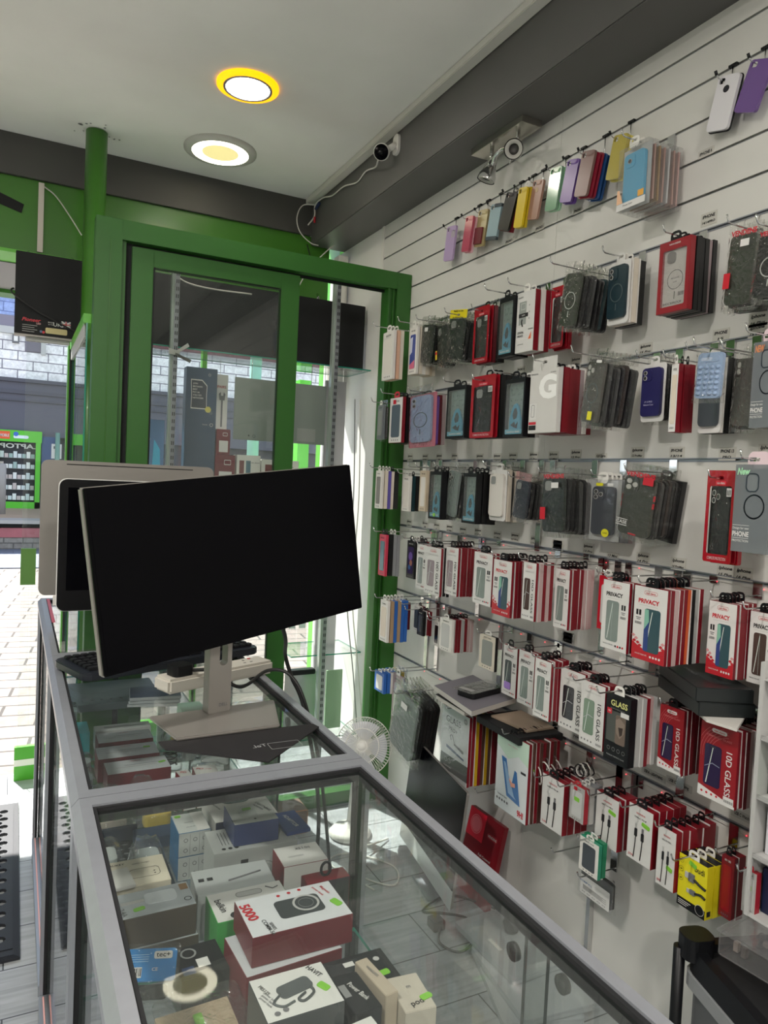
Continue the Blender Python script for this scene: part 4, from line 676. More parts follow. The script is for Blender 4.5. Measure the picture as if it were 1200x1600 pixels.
def glass_front(kind, a):
    """printed face of a screen protector box, drawn at 90 x 172 mm, top edge at z=0"""
    W_, H_ = .09, .172; b = MB('front'); F = lambda z: z
    redface = kind == 'tendred'
    b.flat(rect(-W_ / 2 + .0006, W_ / 2 - .0006, -H_ + .0006, -.0006), -.0002, solid('8E1620', .4) if redface else WH)
    hd = WH if redface else M['redb']
    b.flat(rr(0, -.014, .036, .009, .0045), -.0004, hd, holes=[] if redface else [rr(0, -.014, .0345, .0075, .0037)])
    b.text('van-dens', 0, -.014, .0062, M['redb'] if redface else hd, w=.026, d=-.0008)
    win = {'greyg': '7C8883', 'rosegrey': '8F8287', 'teal2': '39525A', 'brownph': '4C3C38', 'dusk': '2C2C30', 'greenph': '6F8570', 'purph': '2C2142', 'slate': '3D4349'}[a.get('win', 'greyg')]
    if kind in ('priv', 'privred'):
        b.text('PRIVACY', -.004, -.034, .014, M['redb'] if kind == 'privred' else M['ink'], w=.056, bold=.03)
        b.flat(rect(-.03, .02, -.0445, -.0437), -.0004, M['greyl'])
        sx = .028 if kind == 'priv' else -.030
        for dx in (-.004, .004): b.flat(rr(sx + dx, -.062, .006, .013, .001), -.0004, M['ink'])
        b.flat(rect(sx - .001, sx + .001, -.066, -.058), -.0006, WH)
        for k, w in enumerate((.014, .010)): b.flat(rect(sx - w / 2, sx + w / 2, -.0755 - k * .004, -.0735 - k * .004), -.0004, M['inkg'])
        for k in range(8): b.flat(rect(sx - .009 + k * .0023, sx - .008 + k * .0023 + (k % 2) * .0005, -.09, -.084), -.0004, M['ink'])
        if kind == 'privred':
            b.flat([(-W_ / 2 + .0006, -H_ + .0006), (W_ / 2 - .0006, -H_ + .0006), (W_ / 2 - .0006, -.136), (W_ / 2 - .016, -.142), (.0, -.150), (-W_ / 2 + .02, -.141), (-W_ / 2 + .0006, -.131)], -.0004, solid('B3202C', .4))
            for (x, z) in ((-.041, -.118), (-.033, -.124), (-.038, -.13), (-.028, -.133), (-.022, -.139), (.039, -.124), (.034, -.131), (.04, -.136)): b.flat([(x - .006, z), (x, z + .004), (x + .006, z), (x, z - .004)], -.0005, solid('C98A8C', .4) if (int(x * 1e3) % 2) else solid('B3202C', .4))
        phone_pic(b, .008 if kind == 'privred' else -.008, -.1, .042, .1, solid(win, .2))
        if kind == 'privred': b.flat([(-.0125, -.052), (-.002, -.052), (-.0, -.08), (-.0125, -.1)], -.0016, solid('7FB3A0', .2)); b.flat([(-.0125, -.1), (.0, -.08), (.0, -.148), (-.0125, -.148)], -.0016, solid('35477E', .2))
        else: b.flat(rect(-.008, -.0072, -.148, -.052), -.0017, solid('A9B5B0', .2))
        if a.get('purple'): b.flat(rr(-.008, -.137, .04, .024, .005), -.0018, solid('9C7CC4', .3))
        for k in range(4): b.flat(circ(.008 + k * .008, -.16, .0028, 10), -.0006, WH if kind == 'privred' else M['redb' if k % 2 else 'ink'])
        b.text('PRIVATE YOUR LIFE', -.018, -.159, .0042, WH if kind == 'privred' else M['inkg'], w=.032)
    else:
        if redface:
            for k in range(6):
                r = .05 + k * .006; b.flat([(r * math.cos(t) + .03, r * math.sin(t) - .07) for t in [PI * .55 + i * PI * .045 for i in range(12)] if -.044 < r * math.cos(t) + .03 < .044 and r * math.sin(t) - .07 < -.004] + [((r - .0006) * math.cos(t) + .03, (r - .0006) * math.sin(t) - .07) for t in reversed([PI * .55 + i * PI * .045 for i in range(12)]) if -.044 < r * math.cos(t) + .03 < .044 and r * math.sin(t) - .07 < -.004], -.0003, solid('D07A7C', .4))
            b.flat([(-W_ / 2 + .0006, -H_ + .0006), (W_ / 2 - .0006, -H_ + .0006), (W_ / 2 - .0006, -H_ + .006), (-W_ / 2 + .0006, -H_ + .026)], -.0005, WH)
        b.text('TEMPERED GLASS', 0, -.028, .006, solid('C46A6C', .4) if redface else M['greyl'], w=.06)
        phone_pic(b, -.012, -.095, .040, .094, solid(win, .18))
        b.flat([(-.03, -.1), (-.012, -.088), (.006, -.092), (.006, -.0935), (-.012, -.09), (-.03, -.1015)], -.0018, solid('8E93A8' if redface else 'AEB0B2', .2))
        if redface: b.flat(rr(-.012, -.0525, .012, .003, .0015), -.002, M['ink'])
        b.text('10D GLASS', .026, -.1, .019, WH if redface else M['ink'], rot=-PI / 2, w=.098, bold=.01)
        for k in range(4): b.flat(circ(-.034 + k * .012, -.160, .0027, 10), -.0007, M['redb'] if redface else M['inkg'])
        b.flat(rect(.018, .042, -.166, -.150), -.0008, WH)
        for k in range(10): b.flat(rect(.02 + k * .0021, .021 + k * .0021, -.163, -.157), -.001, M['ink'])
    return b
def case_body(colr, cam, w=.078, h=.156, ring=False, t=.009, extra=None, buttons=None):
    """phone case seen from its back, top centre at z=0, front face at y=0"""
    b = MB('front'); m = cm(colr, .38) if colr in CC else colr
    b.prism(rr(0, -h / 2, w, h, .012, 4), .0, t, m, smooth=False)
    dk = M['ink']
    if cam in ('sq', 'three', 'two', 'one'):
        cx, cz = -w / 2 + .022, -.023
        b.prism(rr(cx, cz, .034, .036, .009), -.0016, 0, m)
        if cam == 'sq': b.flat(rr(cx, cz, .026, .028, .007), -.0019, solid('8C8F8C', .3))
        L = {'three': ((-.008, .008), (-.008, -.008), (.008, 0)), 'two': ((-.007, .008), (-.007, -.008)), 'one': ((0, 0),), 'sq': ()}[cam]
        for dx, dz in L: b.prism(circ(cx + dx, cz + dz, .0068, 14), -.0030, -.0016, solid('A6A5A0', .3)); b.flat(circ(cx + dx, cz + dz, .0052, 14), -.0032, solid('B9B8B2', .25) if colr in ('khaki', 'smoke') else solid('3A3B3C', .2))
    if cam == 'bubbles':
        for i in range(4):
            for j in range(6): b.lathe([(.0078, 0), (.0065, .003), (.0035, .0045), (0, .005)], m, 10, Matrix.Translation((-.027 + i * .018, 0, -.05 - j * .018)) @ Matrix.Rotation(PI / 2, 4, 'X'))
        b.prism(rr(0, -.022, .06, .02, .009), -.001, 0, m); b.flat(rr(-.01, -.022, .035, .011, .005), -.0012, solid('B9C6DC', .3))
    if ring or cam == 'ring':
        rc = solid('B9BDB8', .3) if cam == 'ring' else solid('4C5658', .35)
        cz = -h * .52; b.prism(circ(0, cz, .026, 28), -.0008, 0, rc, holes=[circ(0, cz, .0235, 28)]); b.prism(rr(0, cz - .040, .003, .018, .0014), -.0008, 0, rc)
    if buttons:
        for z in (-.05, -.07): b.prism(rr(w / 2 + .0004, z, .003, .014, .0012), .001, .006, M['redb']); b.prism(rr(-w / 2 - .0004, z - .01, .003, .016, .0012), .001, .006, M['redb'])
        b.prism(rr(0, -h + .003, .02, .004, .001), -.0006, 0, M['redb'])
    return b
def wrinkle(w, z0, z1, y, mat_, amp=.0035, nx=7, nz=14, pinch=0.):
    b = MB(); V = []; F = []
    for j in range(nz + 1):
        z = z0 + (z1 - z0) * j / nz
        for i in range(nx + 1):
            u = i / nx * 2 - 1; e = abs(u) ** 3
            V.append((u * w / 2 * (1 - pinch * (j == nz)), y + e * .008 + random.uniform(-amp, amp) * (1 - .5 * e) * (.35 + .65 * (j < 3 or j > nz - 3)), z + (random.uniform(-.002, .002) if j in (0, nz) else 0)))
    for j in range(nz):
        for i in range(nx): q = j * (nx + 1) + i; F.append((q, q + 1, q + nx + 2, q + nx + 1))
    b.add(V, F, mat_, True); return b
def header_plate(w, z0, z1, hz, m, y0=-.0005, y1=.0005, r=.004):
    return MB('front').prism(rr(0, (z0 + z1) / 2, w, z1 - z0, r), y0, y1, m, holes=[rr(0, hz, .018, .008, .004, 3)])
HEAD = dict(yellow=('D9C81A', 'ink'), red=('B5182A', None), clear=(None, 'ink'), clearred=(None, 'redb'), clearpink=(None, 'redb'))
NOMS = {'bare': (.065, .135), 'clearbox': (.1, .18), 'pack': (.085, .17), 'bag': (.085, .165), 'pouch': (.105, .2), 'winbox': (.095, .18), 'crystal': (.1, .185), 'blister': (.088, .178), 'redbox': (.1, .185), 'gbox': (.105, .185),
 'newbox': (.1, .205), 'priv': (.09, .172), 'privred': (.09, .172), 'tend': (.09, .172), 'tendred': (.09, .172), 'glassblack': (.085, .17), 'gpro': (.17, .26), 'tablet': (.16, .27), 'cable': (.08, .155), 'budi': (.09, .14)}
KIND = {'bare': ('phone_case', 'phone case'), 'clearbox': ('boxed_phone_case', 'phone case'), 'pack': ('accessory_pack', 'package'), 'bag': ('bagged_phone_case', 'phone case'), 'pouch': ('phone_case_pouch', 'phone case'), 'winbox': ('window_box_phone_case', 'phone case'),
 'crystal': ('boxed_phone_case', 'phone case'), 'blister': ('carded_phone_case', 'phone case'), 'redbox': ('boxed_phone_case', 'phone case'), 'gbox': ('boxed_phone_case', 'phone case'), 'newbox': ('boxed_phone_case', 'phone case'),
 'priv': ('screen_protector_box', 'screen protector'), 'privred': ('screen_protector_box', 'screen protector'), 'tend': ('screen_protector_box', 'screen protector'), 'tendred': ('screen_protector_box', 'screen protector'), 'glassblack': ('screen_protector_box', 'screen protector'),
 'gpro': ('tablet_glass_pack', 'screen protector'), 'tablet': ('tablet_glass_pack', 'screen protector'), 'cable': ('cable_box', 'cable box'), 'budi': ('cable_box', 'cable box')}
def front_item(kind, a, t):
    """builds the parts of the front pack under t; returns (thickness, hook height over top)"""
    W_, H_ = NOMS[kind]; P = lambda n, mb, bev=0, **k: obj(n, mb, t, bev, **k)
    tick = .010; hz = .012
    if kind == 'bare':
        c = a['col']; trans = c in ('violet', 'lemon', 'clear', 'pink', 'gold', 'mint')
        hs_ = [rr(-W_ / 2 + .014, -.013, .017, .014, .005, 3)]
        if a.get('slots'): hs_ += [rect(.004 + i * .009, .011 + i * .009, -.045 - 0 * i, -.018) for i in range(3)]
        m = cm(c, .3) if not trans else clear('tinted_' + c, CC[c], .55, CC[c], 1.5, .15)
        b = MB('front'); b.prism(rr(0, -H_ / 2, W_, H_, .009), 0, .001, m, holes=hs_)
        b.prism(rr(0, -H_ / 2, W_, H_, .009), .001, .009, m, holes=[rr(0, -H_ / 2, W_ - .003, H_ - .003, .008)]); P('shell', b)
        if a.get('hole'): P('cutout', MB('front').prism(circ(0, -.034, .009), -.0005, .0005, solid({'gold': 'A9895C', 'dark': '1E1E24'}[a['hole']], .3)))
        if a.get('under'): P('inner_frame', MB('front').prism(rr(.001, -H_ / 2 - .001, W_ + .004, H_ + .004, .01), .0095, .012, M['black'], holes=[rr(-W_ / 2 + .014, -.013, .017, .014, .005, 3)]))
        if a.get('ends'): P('end_caps', MB('front').prism(rr(0, -.0 - H_ + .006, W_ + .001, .014, .004), -.001, .0095, solid('3E4A52')).prism(rr(.012, -.006, W_ - .022, .014, .004), -.001, .0095, solid('3E4A52')))
        if a.get('label'): P('lower_block', MB('front').prism(rr(-.006, -H_ + .04, W_ * .75, .06, .003), -.006, -.0005, solid('6B1E2A', .4)))
        return .010, -.012
    def box(m, th, tab='k', w=W_, h=H_): P('carton', MB().box(-w / 2, w / 2, 0, th, -h, 0, m), .0008); P('hang_tab', tabmesh(tab)) if tab else None
    if kind in ('priv', 'privred', 'tend', 'tendred'):
        box({'*': RD, '-y': WH}, .0085); P('printed_front', cached((kind, a.get('win'), a.get('purple')), lambda: glass_front(kind, a).mesh('printed_front'))); return .0095, .012
    if kind == 'glassblack':
        box({'*': M['black']}, .022, 'w'); b = MB('front'); b.text('GLASS', .004, -.022, .02, solid('D9D98A', .4), w=.056, bold=.02); b.text('full glue screen protector', 0, -.036, .004, M['grey'], w=.05)
        b.flat(rect(-.036, .03, -.12, -.042), -.0004, solid('4A4D49', .4)); phone_pic(b, .012, -.085, .034, .072, solid('6B5C52', .3), line=False); b.flat([(-.004, -.062), (.01, -.054), (.028, -.066), (.026, -.09), (.012, -.106), (.0, -.094)], -.0018, solid('85766A', .4)); b.flat([(.006, -.078), (.022, -.076), (.02, -.094), (.012, -.1)], -.002, solid('3A2F2A'))
        b.flat(rect(-.036, -.02, -.052, -.038), -.0006, M['redb']); b.text('9H', -.028, -.045, .007, WH, d=-.001); b.flat(rect(.012, .04, -.05, -.038), -.002, WH)
        for i in range(4): b.flat(circ(-.025 + i * .017, -.138, .005), -.0006, M['grey'], holes=[circ(-.025 + i * .017, -.138, .0042)])
        b.text('PREMIUM TEMPERED GLASS', 0, -.155, .005, M['grey'], w=.06); P('printed_front', b); return .023, .012
    if kind == 'cable':
        box({'*': solid('820E1E', .4), '-y': WH}, .02); b = MB('front'); b.text('VENDENS', 0, -.02, .006, M['redb'], w=.03); b.text(a['fill'], 0, -.032, .006, M['ink'], w=.04, bold=.02)
        for x, dz in ((-.012, 0), (.010, -.006)):
            b.prism(rect(x - .003, x + .003, -.062 + dz, -.05 + dz), -.0014, -.0002, M['greyl'] if x < 0 else M['inkg']); b.prism(rr(x, -.074 + dz, .0085, .022, .002), -.002, -.0002, M['ink']); b.tube(curve([(x, -.001, -.085 + dz), (x - .001, -.001, -.11), (x - .004, -.001, -.145)]), .0013, M['ink'], 5)
        b.text(a['w'], -.025, -.142, .0085, M['redb']); 
        if a.get('tag'): stick(b, .018, -.045 if a['tag'] == 'greentag' else -.1, -.2, .026, .011)
        P('printed_front', b); return .021, .012
    if kind == 'budi':
        box({'*': solid('D4C81F', .4), '+z': M['black'], '-y': solid('DDD21F', .4)}, .024, 'w'); b = MB('front'); y_ = -.0004
        b.flat(rect(-.0446, .0446, -.139, -.115), y_, M['black']); b.text('budi', .022, -.02, .022, M['ink'], w=.03); stick(b, .0, -.014, -.3, .024, .012)
        for i in range(3): b.flat(circ(-.036, -.016 - i * .024, .0075), -.0005, M['ink'], holes=[circ(-.036, -.016 - i * .024, .0068)]); b.text('1M' if i else 'AL', -.036, -.016 - i * .024, .006, M['ink'])
        b.prism(rect(-.022, -.01, -.055, -.04), -.002, 0, M['greyl']); b.prism(rect(-.010, .008, -.06, -.038), -.003, 0, M['inkg']); b.tube(curve([(.008, -.002, -.05), (.025, -.002, -.056), (.044, -.002, -.06)]), .003, M['ink'], 6)
        b.prism(rect(-.014, -.004, -.092, -.082), -.002, 0, M['greyl']); b.prism(rr(.004, -.086, .018, .013, .003), -.003, 0, M['inkg']); b.tube(curve([(.012, -.002, -.085), (.03, -.002, -.080), (.044, -.002, -.084)]), .003, M['ink'], 6)
        b.flat(circ(.028, -.121, .014), -.0006, WH, holes=[circ(.028, -.121, .013)]); b.flat(circ(.028, -.121, .0125), -.0005, M['black'])
        for i in range(3): b.flat(rect(-.04, .0 - i * .006, -.123 - i * .005, -.1215 - i * .005), -.0006, WH)
        P('printed_front', b); P('sticker_row', MB().box(.0451, .0456, .006, .018, -.132, -.118, M['ink'])); return .025, .012
    if kind == 'winbox':
        b = MB('front'); b.prism(rect(-W_ / 2, W_ / 2, -H_, 0), 0, .024, M['black'], holes=[rr(0, -H_ / 2 - .002, W_ - .014, H_ - .022, .003)]); P('carton', b, .0006); P('hang_tab', tabmesh())
        b = MB('front'); b.prism(rect(-W_ / 2 + .006, W_ / 2 - .006, -H_ + .008, -.008), .014, .016, solid('7F9690', .3))
        for i in range(5):
            for j in range(6): b.flat([(p[0] * (1 if (i + j) % 2 else -1) + -.028 + i * .014, p[1] - .03 - j * .017) for p in ((0, 0), (.004, .003), (.006, -.002), (.001, -.004))], .0138, solid('5B726E', .3))
        fz = -.172; b.prism([(-.026, fz + .012), (-.026, fz + .05), (-.018, fz + .075), (-.008, fz + .092), (.003, fz + .096), (.012, fz + .086), (.02, fz + .066), (.027, fz + .045), (.027, fz + .012)], .006, .012, TEALART)
        b.flat([(-.012, fz + .06), (-.004, fz + .08), (.005, fz + .082), (.012, fz + .066), (.008, fz + .05), (-.006, fz + .046)], .0055, TEALD); b.flat([(-.02, fz + .03), (-.002, fz + .04), (.004, fz + .03), (.016, fz + .04), (.012, fz + .018), (-.004, fz + .022)], .0055, TEALD)
        b.prism(rect(-W_ / 2 + .006, W_ / 2 - .006, -H_ + .007, -H_ + .024), .002, .004, solid('5FB0C6', .4)); b.text('FASHION SERIES', 0, -H_ + .0155, .007, WH, d=.001, w=.06)
        b.flat(rr(-.02, -.03, .024, .03, .008), .0137, solid('4D625E', .3), holes=[rr(-.02, -.03, .022, .028, .007)])
        if a.get('tag'): stick(b, .0, -H_ + .016, 0, .016, .012)
        P('case_artwork', b); P('window', MB('front').prism(rect(-W_ / 2 + .006, W_ / 2 - .006, -H_ + .01, -.01), .0006, .0012, M['clearp'])); return .025, .012
    if kind == 'redbox':
        b = MB('front'); b.prism(rect(-W_ / 2, W_ / 2, -H_, 0), 0, .018, solid('8A1520', .4), holes=[rr(0, -H_ / 2 - .004, W_ - .024, H_ - .04, .004)]); P('carton', b, .0006); P('hang_tab', tabmesh())
        b = MB('front'); b.prism(rect(-W_ / 2 + .008, W_ / 2 - .008, -H_ + .012, -.014), .008, .012, solid('CFCBC4', .35)); b.flat(circ(0, -.1, .025, 28), .0076, M['ink'], holes=[circ(0, -.1, .0235, 28)]); b.text('MAGSAFE', 0, -.096, .006, M['inkg'], d=.0075); b.text('CASE', 0, -.106, .005, M['inkg'], d=.0075)
        b.prism(rr(-.014, -.042, .026, .03, .009), .005, .008, solid('75706C', .3)); b.flat(rect(-.001, .001, -.15, -.13), .0076, M['ink']); b.text('SHOCKPROOF', -.006, -.16, .008, M['ink'], d=.0075, w=.06); b.text('VAN-DENS', 0, -.010, .006, WH, w=.036)
        for i in range(8): b.flat(rect(.012 + i * .0024, .0132 + i * .0024, -.144, -.134), .0075, M['ink'])
        P('case_artwork', b); P('window', MB('front').prism(rect(-W_ / 2 + .010, W_ / 2 - .010, -H_ + .014, -.022), .001, .0016, M['clearp'])); return .019, .012
    if kind == 'crystal':
        box({'*': WH, '+x': RD}, .022, 'w'); b = MB('front'); b.text('VENDENS', -.03, -.016, .007, M['inkg']); b.prism(rect(-.036, .004, -.1, -.03), -.0002, 0, solid('9BA09C', .25)); b.flat(rect(-.026, .0, -.055, -.035), -.0006, solid('C5C9C4', .2), holes=[rect(-.024, -.002, -.053, -.037)])
        b.flat(rect(-.036, .016, -.078, -.066), -.0008, M['ink']); b.text('CLEAR', -.01, -.072, .006, WH, d=-.001); b.tube(curve([(-.016, -.001, -.084), (-.018, -.001, -.094), (-.012, -.001, -.106)]), .0022, M['ink'], 6)
        b.text('CRYSTAL', -.022, -.124, .009, M['ink'], w=.034, bold=.03); b.text('PALACE', -.023, -.134, .009, M['ink'], w=.03, bold=.03); b.flat([(.022, -.148), (.038, -.148), (.038, -.126)], -.0006, solid('E0693A', .4))
        for i in range(3): b.text('+', .022, -.045 - i * .02, .012, M['inkg'])
        b.text('VENDENS', .034, -.118, .006, M['ink']); b.text('protective case', -.02, -.16, .005, M['inkg']); P('printed_front', b); return .023, .012
    if kind == 'gbox':
        box({'*': solid('CBC9C5', .45)}, .018, None); P('hang_flap', header_plate(W_ * .86, -.001, .034, .02, solid('CBC9C5', .45), .0, .0012)); b = MB('front'); b.text('G', .016, -.052, .09, solid('EFEFEC', .4), bold=.05); b.text('VENDENS', -.036, -.012, .006, M['inkg']); b.text('for series', .034, -.012, .005, M['inkg'])
        b.flat(rect(-.05, -.022, -.145, -.098), -.0004, WH); b.flat(rr(-.036, -.12, .012, .036, .003), -.0008, M['ink'], holes=[rr(-.036, -.12, .010, .034, .002)]); b.flat(rect(-.05, -.022, -.160, -.152), -.0005, M['redb']); b.flat(rect(-.05, -.022, -.176, -.162), -.0005, M['ink']); P('printed_front', b); return .019, .020
    if kind == 'gpro':
        box({'*': RD, '-y': solid('DEE3E2', .35)}, .010, 'k'); b = MB('front'); b.text('GLASS', -.012, -.045, .034, M['ink'], w=.09, bold=.0); b.text('PRO+', -.012, -.08, .022, M['ink'], w=.054, bold=.0); b.flat(circ(.062, -.022, .011), -.0005, M['grey']); b.text('9H', .062, -.022, .010, WH, d=-.001)
        b.flat([(-.05, -.145), (.06, -.165), (.06, -.172), (-.05, -.157)], -.0005, solid('3C4F78', .3)); b.tube(curve([(-.02, -.001, -.12), (-.026, -.001, -.105), (-.014, -.001, -.1), (-.002, -.001, -.125), (.0, -.001, -.135)]), .0012, M['inkg'], 5)
        b.prism([(.0, -.126), (.055, -.138), (.055, -.146), (.0, -.132)], -.003, 0, M['inkg']); b.flat(rect(-.0846, .0846, -.244, -.184), -.0004, solid('39403C', .35)); b.flat(circ(-.05, -.205, .009), -.0008, M['greyl'], holes=[circ(-.05, -.205, .0078)]); b.flat(circ(-.028, -.205, .009), -.0008, M['greyl'], holes=[circ(-.028, -.205, .0078)]); b.text('tempered glass', -.036, -.228, .008, WH); P('printed_front', b); P('clear_film', MB('front').prism(rect(-.086, .086, -.262, .002), -.0045, -.004, M['clearp'])); return .011, .012
    if kind == 'tablet':
        box({'*': RD, '-y': solid('D3D8DA', .3)}, .010, 'k'); b = MB('front'); b.text('van-dens', 0, -.035, .009, solid('C9A9A9'), w=.05); b.prism([(-.052, -.085), (-.028, -.088), (.0, -.185), (.016, -.112), (.026, -.115), (.048, -.222), (-.018, -.212)], -.0012, -.0002, solid('3F6FA8', .2)); b.flat([(-.04, -.1), (-.03, -.1), (.02, -.2), (.03, -.208), (-.01, -.2)], -.0016, solid('8FAFD2', .2)); b.prism([(-.008, -.148), (.004, -.172), (.022, -.168), (.02, -.156), (.006, -.158)], -.003, -.0012, solid('D99A86', .4))
        b.text('Tempered Glass', -.04, -.222, .008, M['ink'], w=.05)
        for i in range(5): b.flat(circ(-.066 + i * .013, -.238, .0045), -.0005, M['inkg'])
        b.text('9H!', .052, -.247, .028, M['redb'], w=.03, bold=.04); b.flat(rect(.045, .07, -.11, -.102), -.0005, M['ink']); b.flat([(-.0796, -.0006), (.0796, -.0006), (.0796, -.08), (.03, -.06), (-.02, -.085), (-.0796, -.05)], -.0003, solid('C4DCCB', .25)); P('printed_front', b); return .011, .012
    if kind == 'newbox':
        b = MB('front'); b.prism(rect(-W_ / 2, W_ / 2, -H_, 0), 0, .02, M['frost'], holes=[]); P('clear_box', b); P('hang_tab', MB('front').prism(rr(.012, .010, .06, .040, .016), .0015, .0025, solid('DCC6CC', .4), holes=[rr(0, .012, .030, .009, .004)]))
        b = case_body(solid('5B6470', .3), None, .072, .158, ring=False); b.v = [(x + .008, y + .003, z - .012) for x, y, z in b.v]; b.prism(rr(.0, -.042, .036, .044, .012), -.001, .003, solid('2E3640', .3), holes=[rr(.0, -.042, .031, .039, .010)]); b.flat(rr(0, -.042, .031, .039, .01), .0028, solid('A9ACAA', .3)); b.prism(circ(.008, -.098, .029, 30), .0, .0029, solid('2E3640', .3), holes=[circ(.008, -.098, .0255, 30)]); P('phone_case', b)
        b = MB('front'); wc = {'orange': solid('D98A5A', .4), 'greenw': solid('A9E0B4', .4)}[a['wcol']]; b.text(a['word'], -.026, -.016, .022, wc, w=.036, bold=.04, shear=.2)
        b.flat(rect(-.048, -.001, -.143, -.142), -.0006, WH); b.text('Design for new', -.024, -.150, .0075, WH, w=.046); b.text('PHONE', -.024, -.163, .016, WH, w=.047, bold=.03); b.flat(rect(-.048, -.001, -.173, -.172), -.0006, WH); b.text('PROTECTION', -.024, -.179, .0075, WH, w=.046); P('printing', b); return .021, .012
    if kind == 'clearbox':
        w, h = W_, H_; P('clear_box', MB('front').prism(rect(-w / 2, w / 2, -h, 0), 0, .018, M['clearp']))
        P('hang_tab', tabmesh('w')); b = case_body(a['case'], 'one' if a['case'] == 'sky' else 'three', .072, .142); b.v = [(x, y + .006, z - .02) for x, y, z in b.v]; P('phone_case', b)
        b = MB('front', (0, .0175, 0)); b.flat(rect(-w / 2 + .001, w / 2 - .001, -h + .001, -.001), -.0002, solid('B7B9B7', .4)); P('backing', b)
        b = MB('front')
        if a.get('dot'): b.flat(circ(.018, -.155, .012), -.0006, solid('D6CF2A', .4)); b.text('CASE', .018, -.155, .006, M['ink'], d=-.001); b.flat(rr(-.008, -.014, .024, .009, .004), -.0006, solid('D6CF2A', .4)); b.flat(rect(.018, .036, -.018, -.010), -.0006, WH)
        else: b.flat(rect(-.0495, .0495, -.179, -.160), -.0004, WH); b.text('Phone Case', -.01, -.168, .007, M['inkg']); b.flat(rect(.024, .044, -.158, -.140), -.0006, solid('E0A544', .4)); b.text('VIDVIE', -.0, -.010, .007, M['inkg']); b.flat([(-.0495, -.159), (-.028, -.159), (-.042, -.118), (-.0495, -.118)], -.0003, solid('E3B48E', .4))
        P('printing', b); return .019, .012
    if kind == 'pouch':
        pm = mat('pouch_red', '9C1022', .22, coat=.3, bump=.25, bscale=35)
        b = MB('front'); b.prism(rr(0, -H_ / 2, W_, H_, .006), .0, .0015, pm, holes=[rr(0, -.108, W_ - .022, .148, .006), rr(0, -.016, .018, .008, .004, 3)]); P('pouch_front', b)
        P('pouch_back', MB('front').prism(rr(0, -H_ / 2, W_, H_, .006), .016, .0175, pm, holes=[rr(0, -.016, .018, .008, .004, 3)]))
        b = case_body(a['case'], a['cam']); b.v = [(x, y + .004, z - .034) for x, y, z in b.v]; P('phone_case', b)
        P('window', wrinkle(W_ - .02, -.184, -.032, .0, M['bag'], .0012))
        b = MB('front'); b.flat(rr(-.0, -.03 + .003, .04, .01, .005), -.0008, solid('C9283A', .3)); b.text('van-dens', 0, -.027, .007, WH, d=-.0012, w=.03); b.text(a.get('txt', 'COMPLETE PROTECTION'), 0, -.191, .009, solid('D9A9AC', .4), w=.07); b.flat(rect(.026, .044, -.056, -.038), -.003, WH)
        for i in range(5): b.flat(rect(.028 + i * .003, .0295 + i * .003, -.054, -.042), -.0034, M['ink'])
        P('printing', b); return .019, -.016
    if kind == 'blister':
        card = a.get('case') == 'none'
        P('backing_card', MB('front').prism(rr(0, -H_ / 2 + .0, W_, H_, .010), .009, .0115, WH if not card else M['clearp']), .0004); P('hang_tab', MB('front').prism(rr(0, .006, .034, .034, .012, 4), .0095, .0105, WH, holes=[rr(0, .012, .02, .008, .004, 3)]))
        if card:
            b = MB('front', (0, .0088, 0)); b.flat(rr(0, -.11, .075, .12, .004), -.0002, WH); b.text('CE', -.03, -.09, .014, solid('3C6FA0')); b.text('FC', -.015, -.09, .014, solid('3C6FA0'))
            for i in range(5): b.flat(rect(-.03, .03 - (i % 2) * .01, -.113 - i * .006, -.111 - i * .006), -.0006, M['ink'])
            for i in range(5): b.flat(circ(-.028 + i * .013, -.155, .004), -.0006, M['ink'], holes=[circ(-.028 + i * .013, -.155, .003)])
            P('printing', b); return .012, .012
        b = case_body(a['case'], 'sq' if a.get('sq') else 'two' if a['case'] != 'steel' else None, .074, .148, ring=bool(a.get('ring'))); b.v = [(x, y - .0005, z - .014) for x, y, z in b.v]; P('phone_case', b)
        if a.get('txt'):
            b = MB('front', (0, -.0006, 0)); b.text('iP 15 PRO', -.006, -.118, .007, solid('A9A7C8')); b.text(a['txt'], -.006, -.127, .007, solid('A9A7C8')); P('printing', b)
        return .012, .012
    if kind == 'bag':
        lng = H_ > .2; b = case_body(a['case'], a['cam'], ring=bool(a.get('ring')), buttons=a.get('buttons')); 
        if a.get('back'): P('backing', MB('front').prism(rr(0, -.083, .1, .18, .004), .0105, .0115, solid('B66A78', .4), holes=[]))
        P('phone_case', b)
        P('bag_front', wrinkle(.094, -.172, .001, -.006, M['bag'], .0028)); P('bag_back', MB('front').prism(rr(0, -.085, .094, .174, .004), .0118, .0124, M['bag']))
        h = a.get('header'); hd = HEAD.get(h or 'clear'); hm = solid(hd[0], .4) if hd[0] else (M['bag'] if h != 'clearpink' else clear('pink_clear', 'F0D8D8', .2, 'E9C9CB', 1.5, .15))
        P('header', header_plate(.092, .0012, .034, .014, hm))
        if a.get('htxt'):
            q = MB('front', (0, -.0006, 0)); t_ = a['htxt']
            if h == 'clearred': q.text(t_, 0, .004, .017, M['redb'], w=.076, bold=.04)
            elif h == 'yellow': q.text('Ready to Use', 0, .028, .009, M['ink'], w=.05, bold=.02); q.text('for Phone Case', 0, .004, .008, M['ink'], w=.056, bold=.02)
            else: q.text(t_, 0, .004, .01, M['ink'], w=.06, bold=.02)
            P('header_print', q)
        q = MB('front', (0, -.0062, 0)); g_ = a.get('tag'); 
        if a.get('label'): q.flat(rect(-.01, .012, -.03, -.014), -.003, WH)
